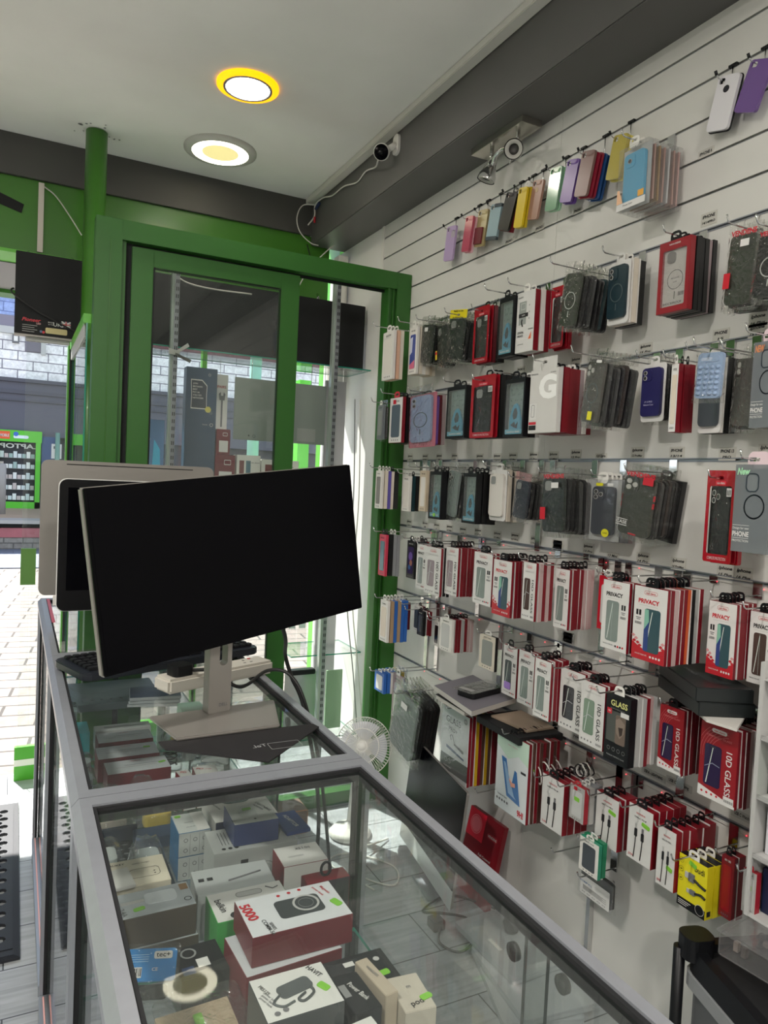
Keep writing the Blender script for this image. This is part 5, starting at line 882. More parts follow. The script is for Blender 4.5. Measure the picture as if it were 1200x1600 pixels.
        if g_ == 'yellowred': q.flat(rect(-.04, -.026, -.13, -.095), -.003, solid('D8C232')); q.flat(rect(-.04, -.026, -.11, -.1), -.0034, M['redb'])
        if g_ == 'redtag': q.flat(rect(-.04, -.02, -.12, -.085), -.003, M['redb']); q.flat(rect(.0, .026, -.03, -.014), -.003, WH)
        if g_ == 'yellowtag': q.flat(rect(.004, .024, -.15, -.128), -.003, solid('D5D02A')); q.flat(rr(.022, .0, .024, .007, .003), -.003, WH)
        if a.get('txt'): q.flat(rect(-.04, -.01, -.118, -.1165), -.003, WH); q.text(a['txt'], -.025, -.125, .012, WH, d=-.003, w=.028); q.flat(rect(-.04, -.01, -.134, -.1325), -.003, WH); q.flat(rect(.014, .04, -.018, .002), -.003, M['redb'])
        if q.f: P('small_labels', q)
        return .013, .014
    # generic slim pack
    fr = a.get('front', 'white'); fm = solid(EDGE[fr], .45) if fr in EDGE else {'whiteframe': WH, 'baggrey': M['frost']}.get(fr, WH)
    sd_ = solid(EDGE.get(a.get('side', ''), 'C9C2B6'), .45) if a.get('side') else {'whiteframe': RD, 'silver': solid('9C1B2B', .4)}.get(fr, fm)
    th = .012 if fr not in ('silver', 'whiteframe') else .016
    P('carton', MB().box(-W_ / 2, W_ / 2, 0, th, -H_, 0, {'*': sd_, '-y': fm}), .0008)
    P('hang_tab', tabmesh('r' if a.get('header') == 'red' else ('k' if fr in ('black', 'redpink', 'red') else 'w')))
    wn = {'pearl': 'E9E4DC', 'bluepink': '3B4C93', 'silverwin': '8F928F', 'bluegrey': '55626E', 'cream': 'D3C6B4', 'greywin': '8A8784', 'tealgrey': '5C7F86', 'cosmic': '3A2F55', 'whitegrey': 'C6C6C4', 'slate': '474D52', 'black': '1B1B1D', 'red': '8E1424'}[a.get('win', 'pearl')]
    b = MB('front'); b.prism(rr(0, -H_ * .52, W_ * .66, H_ * .72, .008), -.0006, -.0001, solid(wn, .25)); b.flat(rr(0, -H_ * .52, W_ * .6, H_ * .68, .007), -.0008, solid(wn, .15))
    if a.get('win') == 'bluepink': b.flat([(-.026, -.15), (.026, -.15), (.026, -.12), (-.026, -.135)], -.0012, solid('D06A8A', .3)); b.flat([(-.026, -.04), (.0, -.035), (-.004, -.09), (-.026, -.1)], -.0012, solid('C8CDE0', .3))
    if a.get('win') == 'cosmic': b.flat(circ(0, -.07, .02), -.0012, solid('6A4FA0', .3)); b.flat(circ(.006, -.1, .014), -.0014, solid('A06A5A', .3)); b.flat(circ(-.008, -.12, .012), -.0016, solid('2F5F9A', .3))
    if a.get('win') == 'tealgrey': b.text('ALL GLASS', .026, -.1, .014, M['darkred'], rot=-PI / 2, w=.08, bold=.03)
    b.text(a.get('txt', 'NEW CASE'), 0, -.014, .008, M['ink'] if fr not in ('black', 'red') else WH, w=.04)
    if a.get('header') == 'red': b.flat(rect(-.02, .0, -.024, -.008), -.001, M['redb'])
    for i in range(4): b.flat(circ(-.02 + i * .013, -H_ + .010, .003, 10), -.0006, M['inkg'])
    if a.get('tag') == 'greentag': stick(b, 0, -.065, 0, .03, .02)
    P('printed_front', b); return th + .001, .012
def back_mesh(c, W_, H_):
    """one pack of a stack, seen edge-on; returns mesh and thickness"""
    if c.startswith('glass') or c in ('cablered', 'budi'):
        th = {'cablered': .018, 'budi': .022}.get(c, .0075)
        m = {'*': solid(EDGE[c], .42), '-y': WH if c != 'budi' else solid('DDD21F', .4)}
        if c == 'budi': m['+z'] = M['black']
        def mk():
            b = MB().box(-W_ / 2, W_ / 2, 0, th, -H_, 0, m); b.prism(rr(0, .008, .03, .028, .01, 3), .001, .0018, M['white'] if c == 'budi' else M['black'], holes=[rr(0, .012, .018, .008, .004, 2)]); return b.mesh('back_pack', .0005)
        return mk, th
    if c.startswith('bag'):
        base = {'bagdark': '0A0A0C', 'baggrey': '3C3D3C', 'bagbrown': '2E241F', 'bagteal': '1B3B40'}[c]
        def mk():
            w2 = W_ * random.uniform(.84, .94); dz = random.uniform(.0, .01)
            b = case_body(solid(base, .4), None, w2, H_ * .93, t=.008); b.v = [(x, y, z - dz) for x, y, z in b.v]
            q = wrinkle(W_ * 1.05, -H_ - .008, .0, -.003, M['bag'], .0018, 4, 8); b.add(q.v, q.f, M['bag'], True)
            b.prism(rr(0, .014, W_ * .95, .03, .004), .003, .0034, M['bag'], holes=[rr(0, .013, .018, .01, .004, 2)]); return b.mesh('back_pack')
        return mk, .0095
    if c == 'pouchred':
        def mk(): return MB('front').prism(rr(0, -H_ / 2 - .004, W_, H_, .006), 0, .009, mat('pouch_red', '9C1022', .22), holes=[rr(0, -.016, .02, .011, .004, 2)]).mesh('back_pack')
        return mk, .010
    if c in CC and c not in EDGE or c in ('lemon', 'mint', 'purple', 'blue', 'glitter', 'clear'):
        def mk(): return MB('front').prism(rr(.003, -H_ / 2 - .002, W_, H_, .009), 0, .008, cm(c, .3), holes=[rr(-W_ / 2 + .014, -.013, .02, .018, .005, 3)]).mesh('back_pack')
        return mk, .009
    th = {'whitecard': .003, 'red': .014, 'white': .011, 'black': .014}.get(c, .010)
    clearish = c in ('rosebox', 'goldbox', 'whitebox', 'pinkbox', 'clearwhite')
    def mk():
        if clearish: b = MB('front').prism(rect(-W_ / 2, W_ / 2, -H_, 0), 0, .016, M['clearp']); b.prism(rect(-W_ / 2 + .003, W_ / 2 - .003, -H_ + .014, -.012), .005, .010, solid(EDGE[c], .4))
        else: b = MB().box(-W_ / 2, W_ / 2, 0, th, -H_, 0, solid(EDGE[c], .42))
        b.prism(rr(0, .008, .03, .028, .01, 3), .001, .0018, M['black'] if c in ('black', 'red', 'darkred') else M['white'], holes=[rr(0, .012, .018, .009, .004, 2)]); return b.mesh('back_pack')
    return mk, (.017 if clearish else th)
RNG = random.Random(3)
for n_, (kind, X, Yc, Zt, Wd, Ht, ry, a, label, bdesc, bcols) in enumerate(ITEMS):
    nm, cat = KIND[kind]; W0, H0 = NOMS[kind]; sx, sz = Wd / W0, Ht / H0
    t = thing(nm, label, cat, (X, Yc, Zt), (0, ry, -PI / 2), scale=(sx, 1, sz)); th, hz = front_item(kind, a, t)
    off = (Wd / 2 - .014 * sx) if kind == 'bare' else 0                                       # bare cases hang by a corner hole
    wz = Zt + hz * sz
    if kind == 'bare': wz = Zt - .012 * sz + math.sin(ry) * off * -1 * -1
    yy_ = Yc + off * math.cos(ry)
    # stack behind
    if bcols:
        x0 = X + th + .003; room = 1.592 - x0; ths = []
        mk = [back_mesh(c, W0, H0) for c in bcols]
        tot = sum(q[1] for q in mk); gap = (room - tot) / len(mk)
        while gap < .0006 and len(mk) > 1: mk.pop(); tot = sum(q[1] for q in mk); gap = (room - tot) / len(mk)
        gap = min(gap, .006); x = x0; fy = 1 + max(0, gap - .0012) / (tot / len(mk)) if not kind == 'bare' else 1; gap2 = gap - (fy - 1) * tot / len(mk)
        grp = (bdesc + ' stack behind the ' + label)
        for k, (fn, tb) in enumerate(mk):
            s_ = label.split(',')[0] if len((bdesc + ' behind the ' + label).split()) > 16 else label; s_ = s_.replace('white and dark red slim case box', 'slim case box')
            me = fn() if (kind, bcols[k]) not in MESHC or bcols[k].startswith('bag') and RNG.random() < .25 else MESHC[(kind, bcols[k])]
            MESHC[(kind, bcols[k])] = me
            o = obj(nm, me, None, 0, (x, Yc + RNG.uniform(-.002, .002), Zt + RNG.uniform(-.002, .002)), (0, ry + RNG.uniform(-.012, .012), -PI / 2), (sx, fy, sz)); tag(o, bdesc + ' behind the ' + s_, cat, grp); x += tb * fy + gap2
    # display hook
    gz = min([g for g in GR if g > wz + .006], default=wz + .03)
    if kind == 'bare': gz = 2.587
    ext = {'bare': .016, 'bag': .05, 'winbox': .05, 'blister': .05}.get(kind, .035)
    if RNG.random() < .35 and kind != 'bare': ext += .03
    h = thing('display_hook', 'chrome hook holding the ' + label, 'hook', (1.6, yy_, wz))
    L = 1.6 - X + ext; r = .0021 if kind != 'bare' else .0016; up = .018 if kind != 'bare' else .010
    hz2 = .0
    obj('prong', MB().tube([(-.002, 0, hz2), (-L, 0, hz2), (-L - .006, 0, .004 + hz2), (-L - .012, 0, up + hz2)], r, M['chrome'], 8), h)
    if kind == 'bare':
        obj('rubber_tip', MB().tube([(-L - .009, 0, up * .55), (-L - .0145, 0, up * 1.5)], .0036, M['black'], 8), h); obj('clip', MB().tube([(-.004, 0, 0), (-.004, 0, gz - wz)], .0016, M['chrome'], 6).box(-.006, .002, -.012, .012, gz - wz - .003, gz - wz + .003, M['black']), h)
    else: obj('back_plate', MB().box(-.0035, .001, -.013, .013, -.006, max(gz - wz, .012), M['chrome']), h, .0008)
# printed labels stuck on the wall
for y, z, t1, t2 in CARDS:
    two = bool(t2); w = .05 if len(t1) < 12 else .085; h = .034 if two else .02
    o = obj('shelf_label', MB('left', (1.6022, y, z)).prism(rr(0, 0, w, h, .001, 2), -.0002, .0006, solid('C6C4BC' if z > 1.1 else 'BDBDB9', .5))); a = MB('left', (1.6022, y, z)); sh_ = .25 if t1 == 'Iphone' else .12
    a.text(t1, 0, .007 if two else 0, .0115, M['ink'], w=w * .78 if len(t1) > 3 else None, shear=sh_, bold=.03, d=-.0008)
    if two: a.text(t2, 0, -.008, .0085, M['ink'], w=min(w * .8, .007 * len(t2) + .004), shear=sh_, bold=.03, d=-.0008)
    obj('printing', a, o)
    o['_t'] = (t1 + ' ' + t2).strip()
cand = []
for o in [o for o in COL.objects if o.name.startswith('shelf_label')]:
    co = Vector(o.data.vertices[0].co)
    for it in ITEMS:
        if abs(it[2] - co.y) < .2:
            if -.03 < co.z - it[3] < .2: cand.append((abs(it[2] - co.y) + .3 * abs(co.z - it[3]), 'above', it[8], o.name))
            if 0 < (it[3] - it[5]) - co.z < .16: cand.append((abs(it[2] - co.y) + .3 * abs(it[3] - it[5] - co.z) + .02, 'below', it[8], o.name))
used = set(); done = {}
for d, rel, lab, on in sorted(cand):
    if on in done or (rel, lab) in used: continue
    used.add((rel, lab)); done[on] = 1; o = bpy.data.objects[on]
    tag(o, ' '.join(('white label %s %s the %s' % (o['_t'], rel, lab if len(lab.split()) < 9 else lab.split(',')[0])).split()[:16]), 'label')
for o in [o for o in COL.objects if o.name.startswith('shelf_label') and o.name not in done]: tag(o, 'small white printed label %s stuck on the slatted wall' % o['_t'], 'label')
for o in COL.objects:
    if '_t' in o: del o['_t']
# red light beads along three rails
for z in (.693, .993, 1.293):
    b = MB(); b.tube(curve([(1.598, -.6 + i * .1, z - .012 + .004 * math.sin(i * 2.1)) for i in range(36)], 2), .0009, M['cablew'], 5); o = obj('light_string', b)
    tag(o, 'thin string of tiny red lights along the %s rail' % {.693: 'lowest', .993: 'second lowest', 1.293: 'third lowest'}[z], 'light string')
    q = MB(); em = mat('red_led', 'FF6A6A', .4, emis='FF2A3A', es=3)
    for i in range(24): q.lathe([(0, -.0014), (.0014, 0), (0, .0014)], em, 6, Matrix.Translation((1.5965, -.3 + i * .13, z - .012)))
    obj('bulbs', q, o)
# boards and boxes resting on the hooks
o = obj('shelf_board', MB('top', (0, 0, .762)).prism([(1.374, 2.241), (1.597, 2.322), (1.572, 2.018), (1.34, 1.943)], 0, .018, mat('grey_laminate', '77747C', .45), side=solid('BDB8B2', .5)), None, .0006)
o.rotation_euler = (0, 0, 0); tag(o, 'grey laminate board lying across the lowest hooks', 'board')
t = thing('bagged_phone_case', 'black bagged case lying flat on the grey board', 'phone case', (1.475, 2.1, .7625), (0, 0, -1.3)); b = case_body('black', 'three', t=.02); b.v = [(x, z + .078, .021 - y) for x, y, z in b.v]; obj('phone_case', b, t); 
obj('clear_bag', MB('top', (0, 0, .026)).prism(rr(.0, .0, .096, .19, .01), 0, .002, M['bag']), t); obj('label_sticker', MB('top', (0, -.068, .0275)).prism(rect(-.03, .03, -.01, .012), 0, .0006, solid('9A9A98')), t)
o = obj('thin_book', MB('top', (0, 0, .741)).prism([(1.36, 2.2), (1.58, 2.28), (1.56, 2.06), (1.35, 2.0)], 0, .014, solid('B9B4AC')).prism([(1.358, 2.202), (1.582, 2.283), (1.562, 2.058), (1.348, 1.998)], -.0012, 0, M['black'])); tag(o, 'thin black covered booklet under the grey board', 'booklet')
o = obj('tablet_case', MB('top', (0, 0, .715)).prism([(1.42, 2.03), (1.59, 2.03), (1.585, 1.78), (1.415, 1.79)], 0, .024, M['blackm']), None, .002); tag(o, 'black tablet case lying on hooks beside the grey board', 'case')
o = obj('flat_pack', MB('top', (0, 0, .7235)).prism([(1.45, 1.99), (1.585, 2.0), (1.58, 1.82), (1.47, 1.82)], 0, .007, solid('9C8A78')), None, .001); tag(o, 'brown and white flat pack lying on the black tablet case', 'package')
o = obj('shelf_board', MB('top', (0, 0, .9985)).prism([(1.565, 1.40), (1.598, 1.36), (1.598, 1.14), (1.40, 1.03), (1.39, 1.10)], 0, .006, solid('C9C6C0')), None, .0004); tag(o, 'thin white board lying across hooks under two black boxes', 'board')
for i, (dx, rz, l) in enumerate(((0, -.46, 'lower black embossed box on the thin white board'), (-.004, -.50, 'upper black embossed box reading sideways, topmost of the pair'))):
    t = thing('phone_box', l, 'box', (1.50 + dx, 1.20, .9995 + i * .0335), (0, 0, -.46 - i * .04)); obj('carton', MB().box(-.065, .065, -.12, .12, 0, .032, solid('1B2021', .4)), t, .002)
    a = MB('top', (0, 0, .032)); a.text('DANCING 21', -.02, .03, .012, M['grey'], rot=-1.57); a.flat(rr(.01, -.03, .05, .1, .01), -.0004, solid('2A3032', .35)); obj('printed_top', a, t)
# coiled leads hanging by the cable row
b = MB()
for k in range(9):
    r = .022 + .004 * (k % 3); cx, cy, cz = 1.47 + .012 * k * .8, 1.74 + RNG.uniform(-.02, .02), .62 + RNG.uniform(-.03, .015); a0 = RNG.uniform(0, 3)
    b.tube([(cx + .01 * math.sin(i * .5 + a0), cy + r * math.cos(i * .5), cz + r * 1.2 * math.sin(i * .5)) for i in range(14)], .0022, M['clearp'] if k % 2 else M['cablew'], 6)
t = obj('cable_bundle', b); tag(t, 'bundle of coiled white leads in clear bags on the lowest row', 'cables'); obj('green_sticker', MB('left', (1.45, 1.76, .62)).prism(rr(0, 0, .02, .012, .004), 0, .0006, M['sticker']), t)
b = MB()
for k in range(5): b.tube([(1.55 - .01 * k + .004 * math.sin(i), 1.62 + .02 * math.cos(i * .5), .665 + .018 * math.sin(i * .5)) for i in range(14)], .0022, M['cablew'] if k % 2 else M['cable'], 6)
tag(obj('cable_bundle', b), 'bundle of black and white leads hanging right of the clear one', 'cables')
for y, z, l in ((2.03, .44, 'empty chrome hook below the tablet glass packs'), (1.63, .425, 'empty chrome hook low on the wall left of cable boxes')):
    h = thing('display_hook', l, 'hook', (1.6, y, z)); obj('prong', MB().tube([(-.001, 0, 0), (-.16, 0, 0), (-.17, 0, .016)], .0022, M['chrome']), h); obj('back_plate', MB().box(-.0035, .001, -.013, .013, -.006, .03, M['chrome']), h)
# red packs leaning against the wall
def lean(name, label, x0, x1, yc, w, h, m, z0=0, yaw=0., art=None, th=.02):
    t = thing(name, label, 'package', (x0, yc, z0), (0, 0, -PI / 2 + yaw)); an = math.atan2(x1 - x0, h)
    q = obj('pack', MB('front').prism(rect(-w / 2, w / 2, 0, h), 0, th, m), t, .001, rot=(-an, 0, 0))
    if art: a_ = MB('front'); art(a_); obj('printed_front', a_, t, rot=(-an, 0, 0))
    return t
lean('tablet_glass_pack', 'dark red tablet glass pack with bright red corner, leaning on wall', 1.50, 1.565, 2.13, .2, .30, solid('7C1722', .35), 0, .03, lambda a: (a.flat(rect(-.0995, .0, .20, .2995), -.0005, solid('E0223C', .35)), a.flat(circ(-.05, .25, .034), -.0008, solid('F07A86', .35), holes=[circ(-.05, .25, .03)]), a.flat(circ(-.05, .25, .028), -.0008, solid('F07A86', .35)), a.text('VENDENS', .05, .24, .012, WH, w=.05), a.text('Full Covered', .03, .16, .012, WH, w=.07), a.text('Tempered Glass', .03, .135, .012, WH, w=.08), a.flat(rr(.05, .24, .06, .02, .01), -.0004, solid('9C2632'))))
lean('tablet_glass_pack', 'bright crimson pack leaning on the wall behind the floor computer', 1.545, 1.568, 2.50, .14, .24, solid('C0163F', .35), 0, .0, None, .012)
# ================================================================== ceiling fittings
def ceil_light(x, y, r, label, amber):
    t = thing('ceiling_light', label, 'ceiling light', (x, y, 2.985))
    if amber:
        obj('amber_ring', MB().lathe([(r * .78, -.012), (r * .8, -.015), (r, -.009), (r, 0)], mat('amber_glow', 'FFB400', .4, emis='FFA200', es=.75), 40), t)
        obj('inner_ring', MB().lathe([(r * .70, -.013), (r * .70, -.016), (r * .785, -.016), (r * .785, -.010)], M['grey'], 40), t)
        obj('diffuser', MB().lathe([(0, -.014), (r * .70, -.014)], mat('lamp_white', 'FFFFFF', .4, emis='FFF8EC', es=24), 40), t)
    else:
        obj('rim', MB().lathe([(r * .78, -.016), (r * .84, -.017), (r, -.008), (r, 0)], mat('rim_white', 'C6C6C0', .4), 40), t)
        obj('edge_glow', MB().lathe([(r * .50, -.0145), (r * .78, -.0155)], mat('lamp_edge', 'FFFFFF', .4, emis='FFF6D8', es=2.6), 40), t)
        obj('diffuser', MB().lathe([(0, -.0145), (r * .50, -.0145)], mat('lamp_cream', 'F0E7B0', .4, emis='F3E29A', es=.33), 40), t)
    return t
ceil_light(.765, 2.83, .118, 'round ceiling light with glowing amber ring', True)
ceil_light(.815, 3.45, .165, 'round ceiling light with pale cream centre nearest the window', False)
# security camera
t = thing('security_camera', 'white round security camera with black face on the dark beam', 'camera', (1.405, 2.80, 2.905))
obj('mount', MB('left', (-.0, 0, 0)).prism(rr(0, 0, .05, .085, .022), -.012, -.001, M['white']), t)
obj('arm', MB().tube([(-.010, 0, 0), (-.045, .01, -.028)], .013, M['white']), t)
dm = Matrix.Translation((-.065, .015, -.038)) @ Vector((-.62, -.70, -.45)).to_track_quat('Z', 'Y').to_matrix().to_4x4()
obj('body', MB().lathe([(0, -.03), (.018, -.028), (.03, -.016), (.034, 0), (.034, .012), (.031, .016)], M['white'], 28, dm), t)
obj('lens_face', MB().lathe([(.031, .016), (.029, .019), (.0, .021)], M['screen'], 28, dm), t); obj('lens', MB().lathe([(.009, .0212), (.009, .024), (0, .0225)], M['black'], 20, dm), t)
def wire(name, pts, r, m, label, n=8): o = obj(name, MB().tube(curve(pts, n), r, m, 6)); tag(o, label, 'cable'); return o
wire('camera_cable', [(1.335, 2.84, 2.84), (1.375, 2.95, 2.86), (1.398, 3.1, 2.9), (1.4, 3.2, 2.885), (1.397, 3.35, 2.915), (1.4, 3.5, 2.92), (1.395, 3.62, 2.945), (1.385, 3.70, 2.93), (1.39, 3.72, 2.88), (1.36, 3.73, 2.83)], .0035, M['cablew'], 'thin white cable running from the security camera to the corner')
wire('loose_wire', [(1.40, 3.72, 2.94), (1.33, 3.74, 2.93), (1.30, 3.74, 2.86), (1.32, 3.74, 2.79), (1.38, 3.74, 2.745), (1.43, 3.75, 2.742)], .003, M['cablew'], 'loop of thin grey wire hanging in the dark corner')
tag(obj('connector', MB().tube([(1.392, 3.66, 2.93), (1.392, 3.71, 2.915)], .008, solid('23345E'))), 'dark blue cable connector in the dark ceiling corner', 'connector')
tag(obj('connector', MB().tube([(1.385, 3.70, 2.87), (1.39, 3.715, 2.845)], .006, M['redb'])), 'small red cable connector in the dark ceiling corner', 'connector')
# spot bar
t = thing('spotlight_bar', 'chrome spotlight bar with two adjustable spots under the dark beam', 'spotlight', (1.535, 2.21, 2.748))
obj('plate', MB().box(-.042, .042, -.155, .155, -.025, -.0005, mat('satin_chrome', 'C9C5BC', .22, .95)), t, .001)
for nm, y, dirv, rr_ in (('left', .07, Vector((-.25, .25, -1)), 0), ('right', -.085, Vector((-.75, -.62, -.35)), 1)):
    s_ = obj('spot_stem', MB().tube([(-.005, y, -.025), (-.005, y, -.075)], .008, M['chrome'], 12), t)
    p0 = Vector((-.005, y, -.085)); q = dirv.normalized().to_track_quat('Z', 'Y').to_matrix().to_4x4(); mm = Matrix.Translation(p0) @ q
    obj('spot_head', MB().lathe([(0, -.035), (.014, -.034), (.016, -.01), (.018, .004), (.022, .008), (.026, .022), (.032, .034), (.034, .050), (.0335, .054)], M['chrome'], 28, mm), t)
    obj('bulb_face', MB().lathe([(.0305, .052), (.0185, .0525), (.018, .046)], mat('bulb_rim', 'B9B7B0', .35), 28, mm).lathe([(.018, .046), (.010, .038), (0, .036)], mat('bulb_dark', '4A4846', .25), 28, mm), t)
    obj('wing_screw', MB().tube([p0 + Vector((0, .012, -.01)), p0 + Vector((.0, .036, -.02)), p0 + Vector((0, .038, -.034))], .0035, M['chrome'], 6), t)
obj('link_arm', MB().tube(curve([(-.005, .062, -.09), (-.012, .03, -.06), (-.01, -.02, -.055), (-.005, -.07, -.085)]), .0085, M['chrome'], 10), t)
# corner conduits
tag(obj('conduit', MB().box(1.535, 1.59, 3.70, 3.77, 1.9, 2.70, M['white']).box(1.545, 1.575, 3.68, 3.70, 2.0, 2.62, M['white']), None, .004), 'white plastic conduit boxes in the upper window corner', 'conduit')
wire('corner_wire', [(1.50, 3.70, 2.745), (1.44, 3.72, 2.68), (1.38, 3.76, 2.60), (1.33, 3.77, 2.50)], .003, M['cablew'], 'pale wire drooping over the green lintel by the corner')
wire('corner_wire', [(1.37, 3.76, 2.74), (1.40, 3.77, 2.66), (1.42, 3.78, 2.56)], .003, M['cable'], 'dark wire over the green lintel by the corner')
# lintel fittings
tag(obj('wire_trunking', MB().box(.068, .092, 3.796, 3.809, 2.475, 2.79, mat('trunk_beige', 'D3CCC2', .5)), None, .001), 'narrow white vertical trunking on the green lintel', 'trunking')
wire('lintel_cable', [(.092, 3.80, 2.775), (.14, 3.79, 2.74), (.20, 3.78, 2.66), (.255, 3.78, 2.58)], .003, M['cablew'], 'white cable curving from the trunking to the green post')
o = obj('black_tape', MB('front', (-.10, 3.806, 2.70)).prism([(-.05, .035), (.11, -.02), (.10, -.06), (-.05, -.02)], 0, .002, M['blackm'])); tag(o, 'torn piece of black tape on the green lintel at the left edge', 'tape')
# LED signs seen from behind
t = thing('led_sign', 'small black sign box with a Pioneer LED label, seen from behind', 'sign', (.126, 3.74, 2.085))
obj('housing', MB().box(-.144, .144, 0, .04, 0, .368, M['blackm']), t, .002); obj('base_rail', MB().box(-.144, .144, 0, .04, -.008, -.0005, M['silver']), t)
a = MB('front', (0, -.0006, 0)); a.text('Pioneer', -.075, .066, .022, M['redb'], shear=.3, w=.078, bold=.02); a.text('LED', -.045, .052, .011, solid('D9A9A9')); 
for i in range(4): a.flat(rect(-.112, -.05 - (i % 2) * .012, .040 - i * .0095, .042 - i * .0095), -.0006, M['greyl'])
a.text('MADE', .006, .064, .009, M['greyl']); a.text('IN THE', .006, .054, .007, M['greyl']); a.text('UK', .034, .058, .026, WH, bold=.01); a.flat(rr(.03, .026, .092, .026, .006), -.0005, solid('CDBE8C', .6)); a.flat(circ(-.034, .018, .006), -.0006, solid('5A6A8C')); a.flat(circ(-.024, .016, .006), -.0006, M['redb'])
# union flag
fx, fz, fw, fh = .07, .062, .04, .028; a.flat(rect(fx - fw / 2, fx + fw / 2, fz - fh / 2, fz + fh / 2), -.0006, solid('2B2F55'))
for s_ in (1, -1): a.flat([(fx - fw / 2, fz - s_ * fh / 2), (fx - fw / 2 + .006, fz - s_ * fh / 2), (fx + fw / 2, fz + s_ * (fh / 2 - .004)), (fx + fw / 2, fz + s_ * fh / 2), (fx + fw / 2 - .006, fz + s_ * fh / 2), (fx - fw / 2, fz - s_ * (fh / 2 - .004))], -.0009, WH)
a.flat(rect(fx - .004, fx + .004, fz - fh / 2, fz + fh / 2), -.0012, WH); a.flat(rect(fx - fw / 2, fx + fw / 2, fz - .004, fz + .004), -.0012, WH); a.flat(rect(fx - .002, fx + .002, fz - fh / 2, fz + fh / 2), -.0016, M['redb']); a.flat(rect(fx - fw / 2, fx + fw / 2, fz - .002, fz + .002), -.0016, M['redb'])
obj('rating_label', a, t); obj('lead', MB().tube(curve([(-.15, .02, .2), (-.158, -.004, .19), (-.15, -.01, .17), (-.06, -.008, .11), (.05, -.008, .06), (.12, -.008, .03), (.14, .0, .02)]), .004, M['cable'], 6), t)
for dx in (-.1, .1): obj('hanger', MB().tube([(dx, .02, .368), (dx, .02, .372), (dx * .9, .07, .39)], .0015, M['chrome'], 5), t)
t = thing('led_sign', 'long black sign board hanging behind the glass screen', 'sign', (1.03, 3.44, 2.05))
obj('housing', MB().box(-.53, .555, 0, .05, 0, .33, M['blackm']), t, .002)
obj('bracket', MB().tube([(.3, .02, .33), (.42, .34, .44)], .007, M['chrome'], 8), t); obj('bracket', MB().tube([(-.4, .02, .33), (-.3, .34, .44)], .007, M['chrome'], 8), t)
wire('sign_wire', [(.50, 3.43, 2.40), (.6, 3.42, 2.385), (.68, 3.42, 2.35), (.8, 3.42, 2.34), (.98, 3.42, 2.345)], .0035, M['cablew'], 'thin white wire along the top of the long black sign')
# ---------------------------------------------------------------- window display
def upright(x, y, label):
    b = MB(); b.box(x - .02, x - .008, y, y + .03, .0, 2.46, mat('glass_strip', 'A9B5AE', .25, .3)); b.box(x - .008, x + .012, y, y + .03, 0, 2.46, M['alu'])
    for i in range(70): z = .2 + i * .032; b.box(x - .003, x + .001, y - .0006, y, z, z + .016, M['ink']); b.box(x + .005, x + .009, y - .0006, y, z, z + .016, M['ink'])
    tag(obj('slotted_upright', b), label, 'shelf upright')
upright(.612, 3.30, 'slotted metal shelf upright behind the left glass leaf'); upright(1.375, 3.30, 'slotted metal shelf upright in the open right bay')
tapem = solid('C9C9C4', .5); b = MB('front', (.612, 3.29, 2.015)); b.prism([(-.028, .012), (-.028, -.012), (.02, -.018), (.02, .004)], 0, .002, tapem); b.prism([(-.0, -.014), (.06, .028), (.052, .042), (-.0, .0)], -.003, -.001, tapem); b.prism([(.0, -.006), (.07, -.03), (.064, -.044), (-.0, -.018)], -.005, -.003, solid('5C5C58')); tag(obj('tape_strips', b), 'grey tape tied round the left slotted upright', 'tape')
def gshelf(x0, x1, z, label): tag(obj('glass_shelf', MB().pane(x0, x1, 3.3305, 3.62, z, z + .006, M['glass'])), label, 'glass shelf')
gshelf(.42, 1.58, 2.038, 'upper glass display shelf directly under the long black sign'); gshelf(.42, 1.36, 1.40, 'middle glass display shelf holding the red and white boxes'); gshelf(1.22, 1.595, .61, 'low glass display shelf in the right bay'); gshelf(.5, 1.59, .188, 'lowest glass shelf with boards standing on it')
def disp(name, label, cat, x0, x1, y, z0, z1, th, m, art=None):
    t = thing(name, label, cat, ((x0 + x1) / 2, y, z0)); w = x1 - x0; obj('panel', MB().box(-w / 2, w / 2, 0, th, 0, z1 - z0, m), t, .001)
    if art: a = MB('front', (0, -.0002, 0)); art(a, w, z1 - z0); obj('printed_front', a, t)
    return t
def art_net(a, w, h):
    cx, cz = -.01, h - .13; P_ = [(-.04, .075), (.012, .075), (.036, .05), (.034, .0), (.036, -.06), (-.038, -.06), (-.036, 0)]; a.flat([(cx + p[0], cz + p[1]) for p in P_], -.0005, WH); a.flat([(cx + p[0] * .93, cz + p[1] * .93 + .0005) for p in P_], -.0008, solid('1F2D3C', .3))
    for i, s_ in enumerate(('JOIN', "BRITAIN'S", 'BEST', 'PAY AS', 'YOU GO', 'NETWORK')): a.text(s_, cx - .03, cz + .055 - i * .013, .010, WH, center=False, d=-.0012)
    a.flat(circ(.032, h - .19, .014), -.0014, solid('C9C05A')); a.flat(circ(.046, h - .205, .006), -.001, M['greyl'], holes=[circ(.046, h - .205, .005)]); a.flat(circ(.035, h - .03, .006), -.0006, M['greyl'], holes=[circ(.035, h - .03, .0045)])
    a.text('Free sim', .02, h - .26, .007, M['greyl']); a.flat(circ(.05, h - .26, .008), -.0006, M['greyl'], holes=[circ(.05, h - .26, .006)])
bl = mat('poster_blue', '2B4A66', .35, noise=.3, nscale=2)
disp('display_box', 'tall dark blue network box behind the left glass leaf', 'box', .69, .832, 3.42, 1.4065, 1.975, .06, {'*': bl, '-y': bl}, art_net)
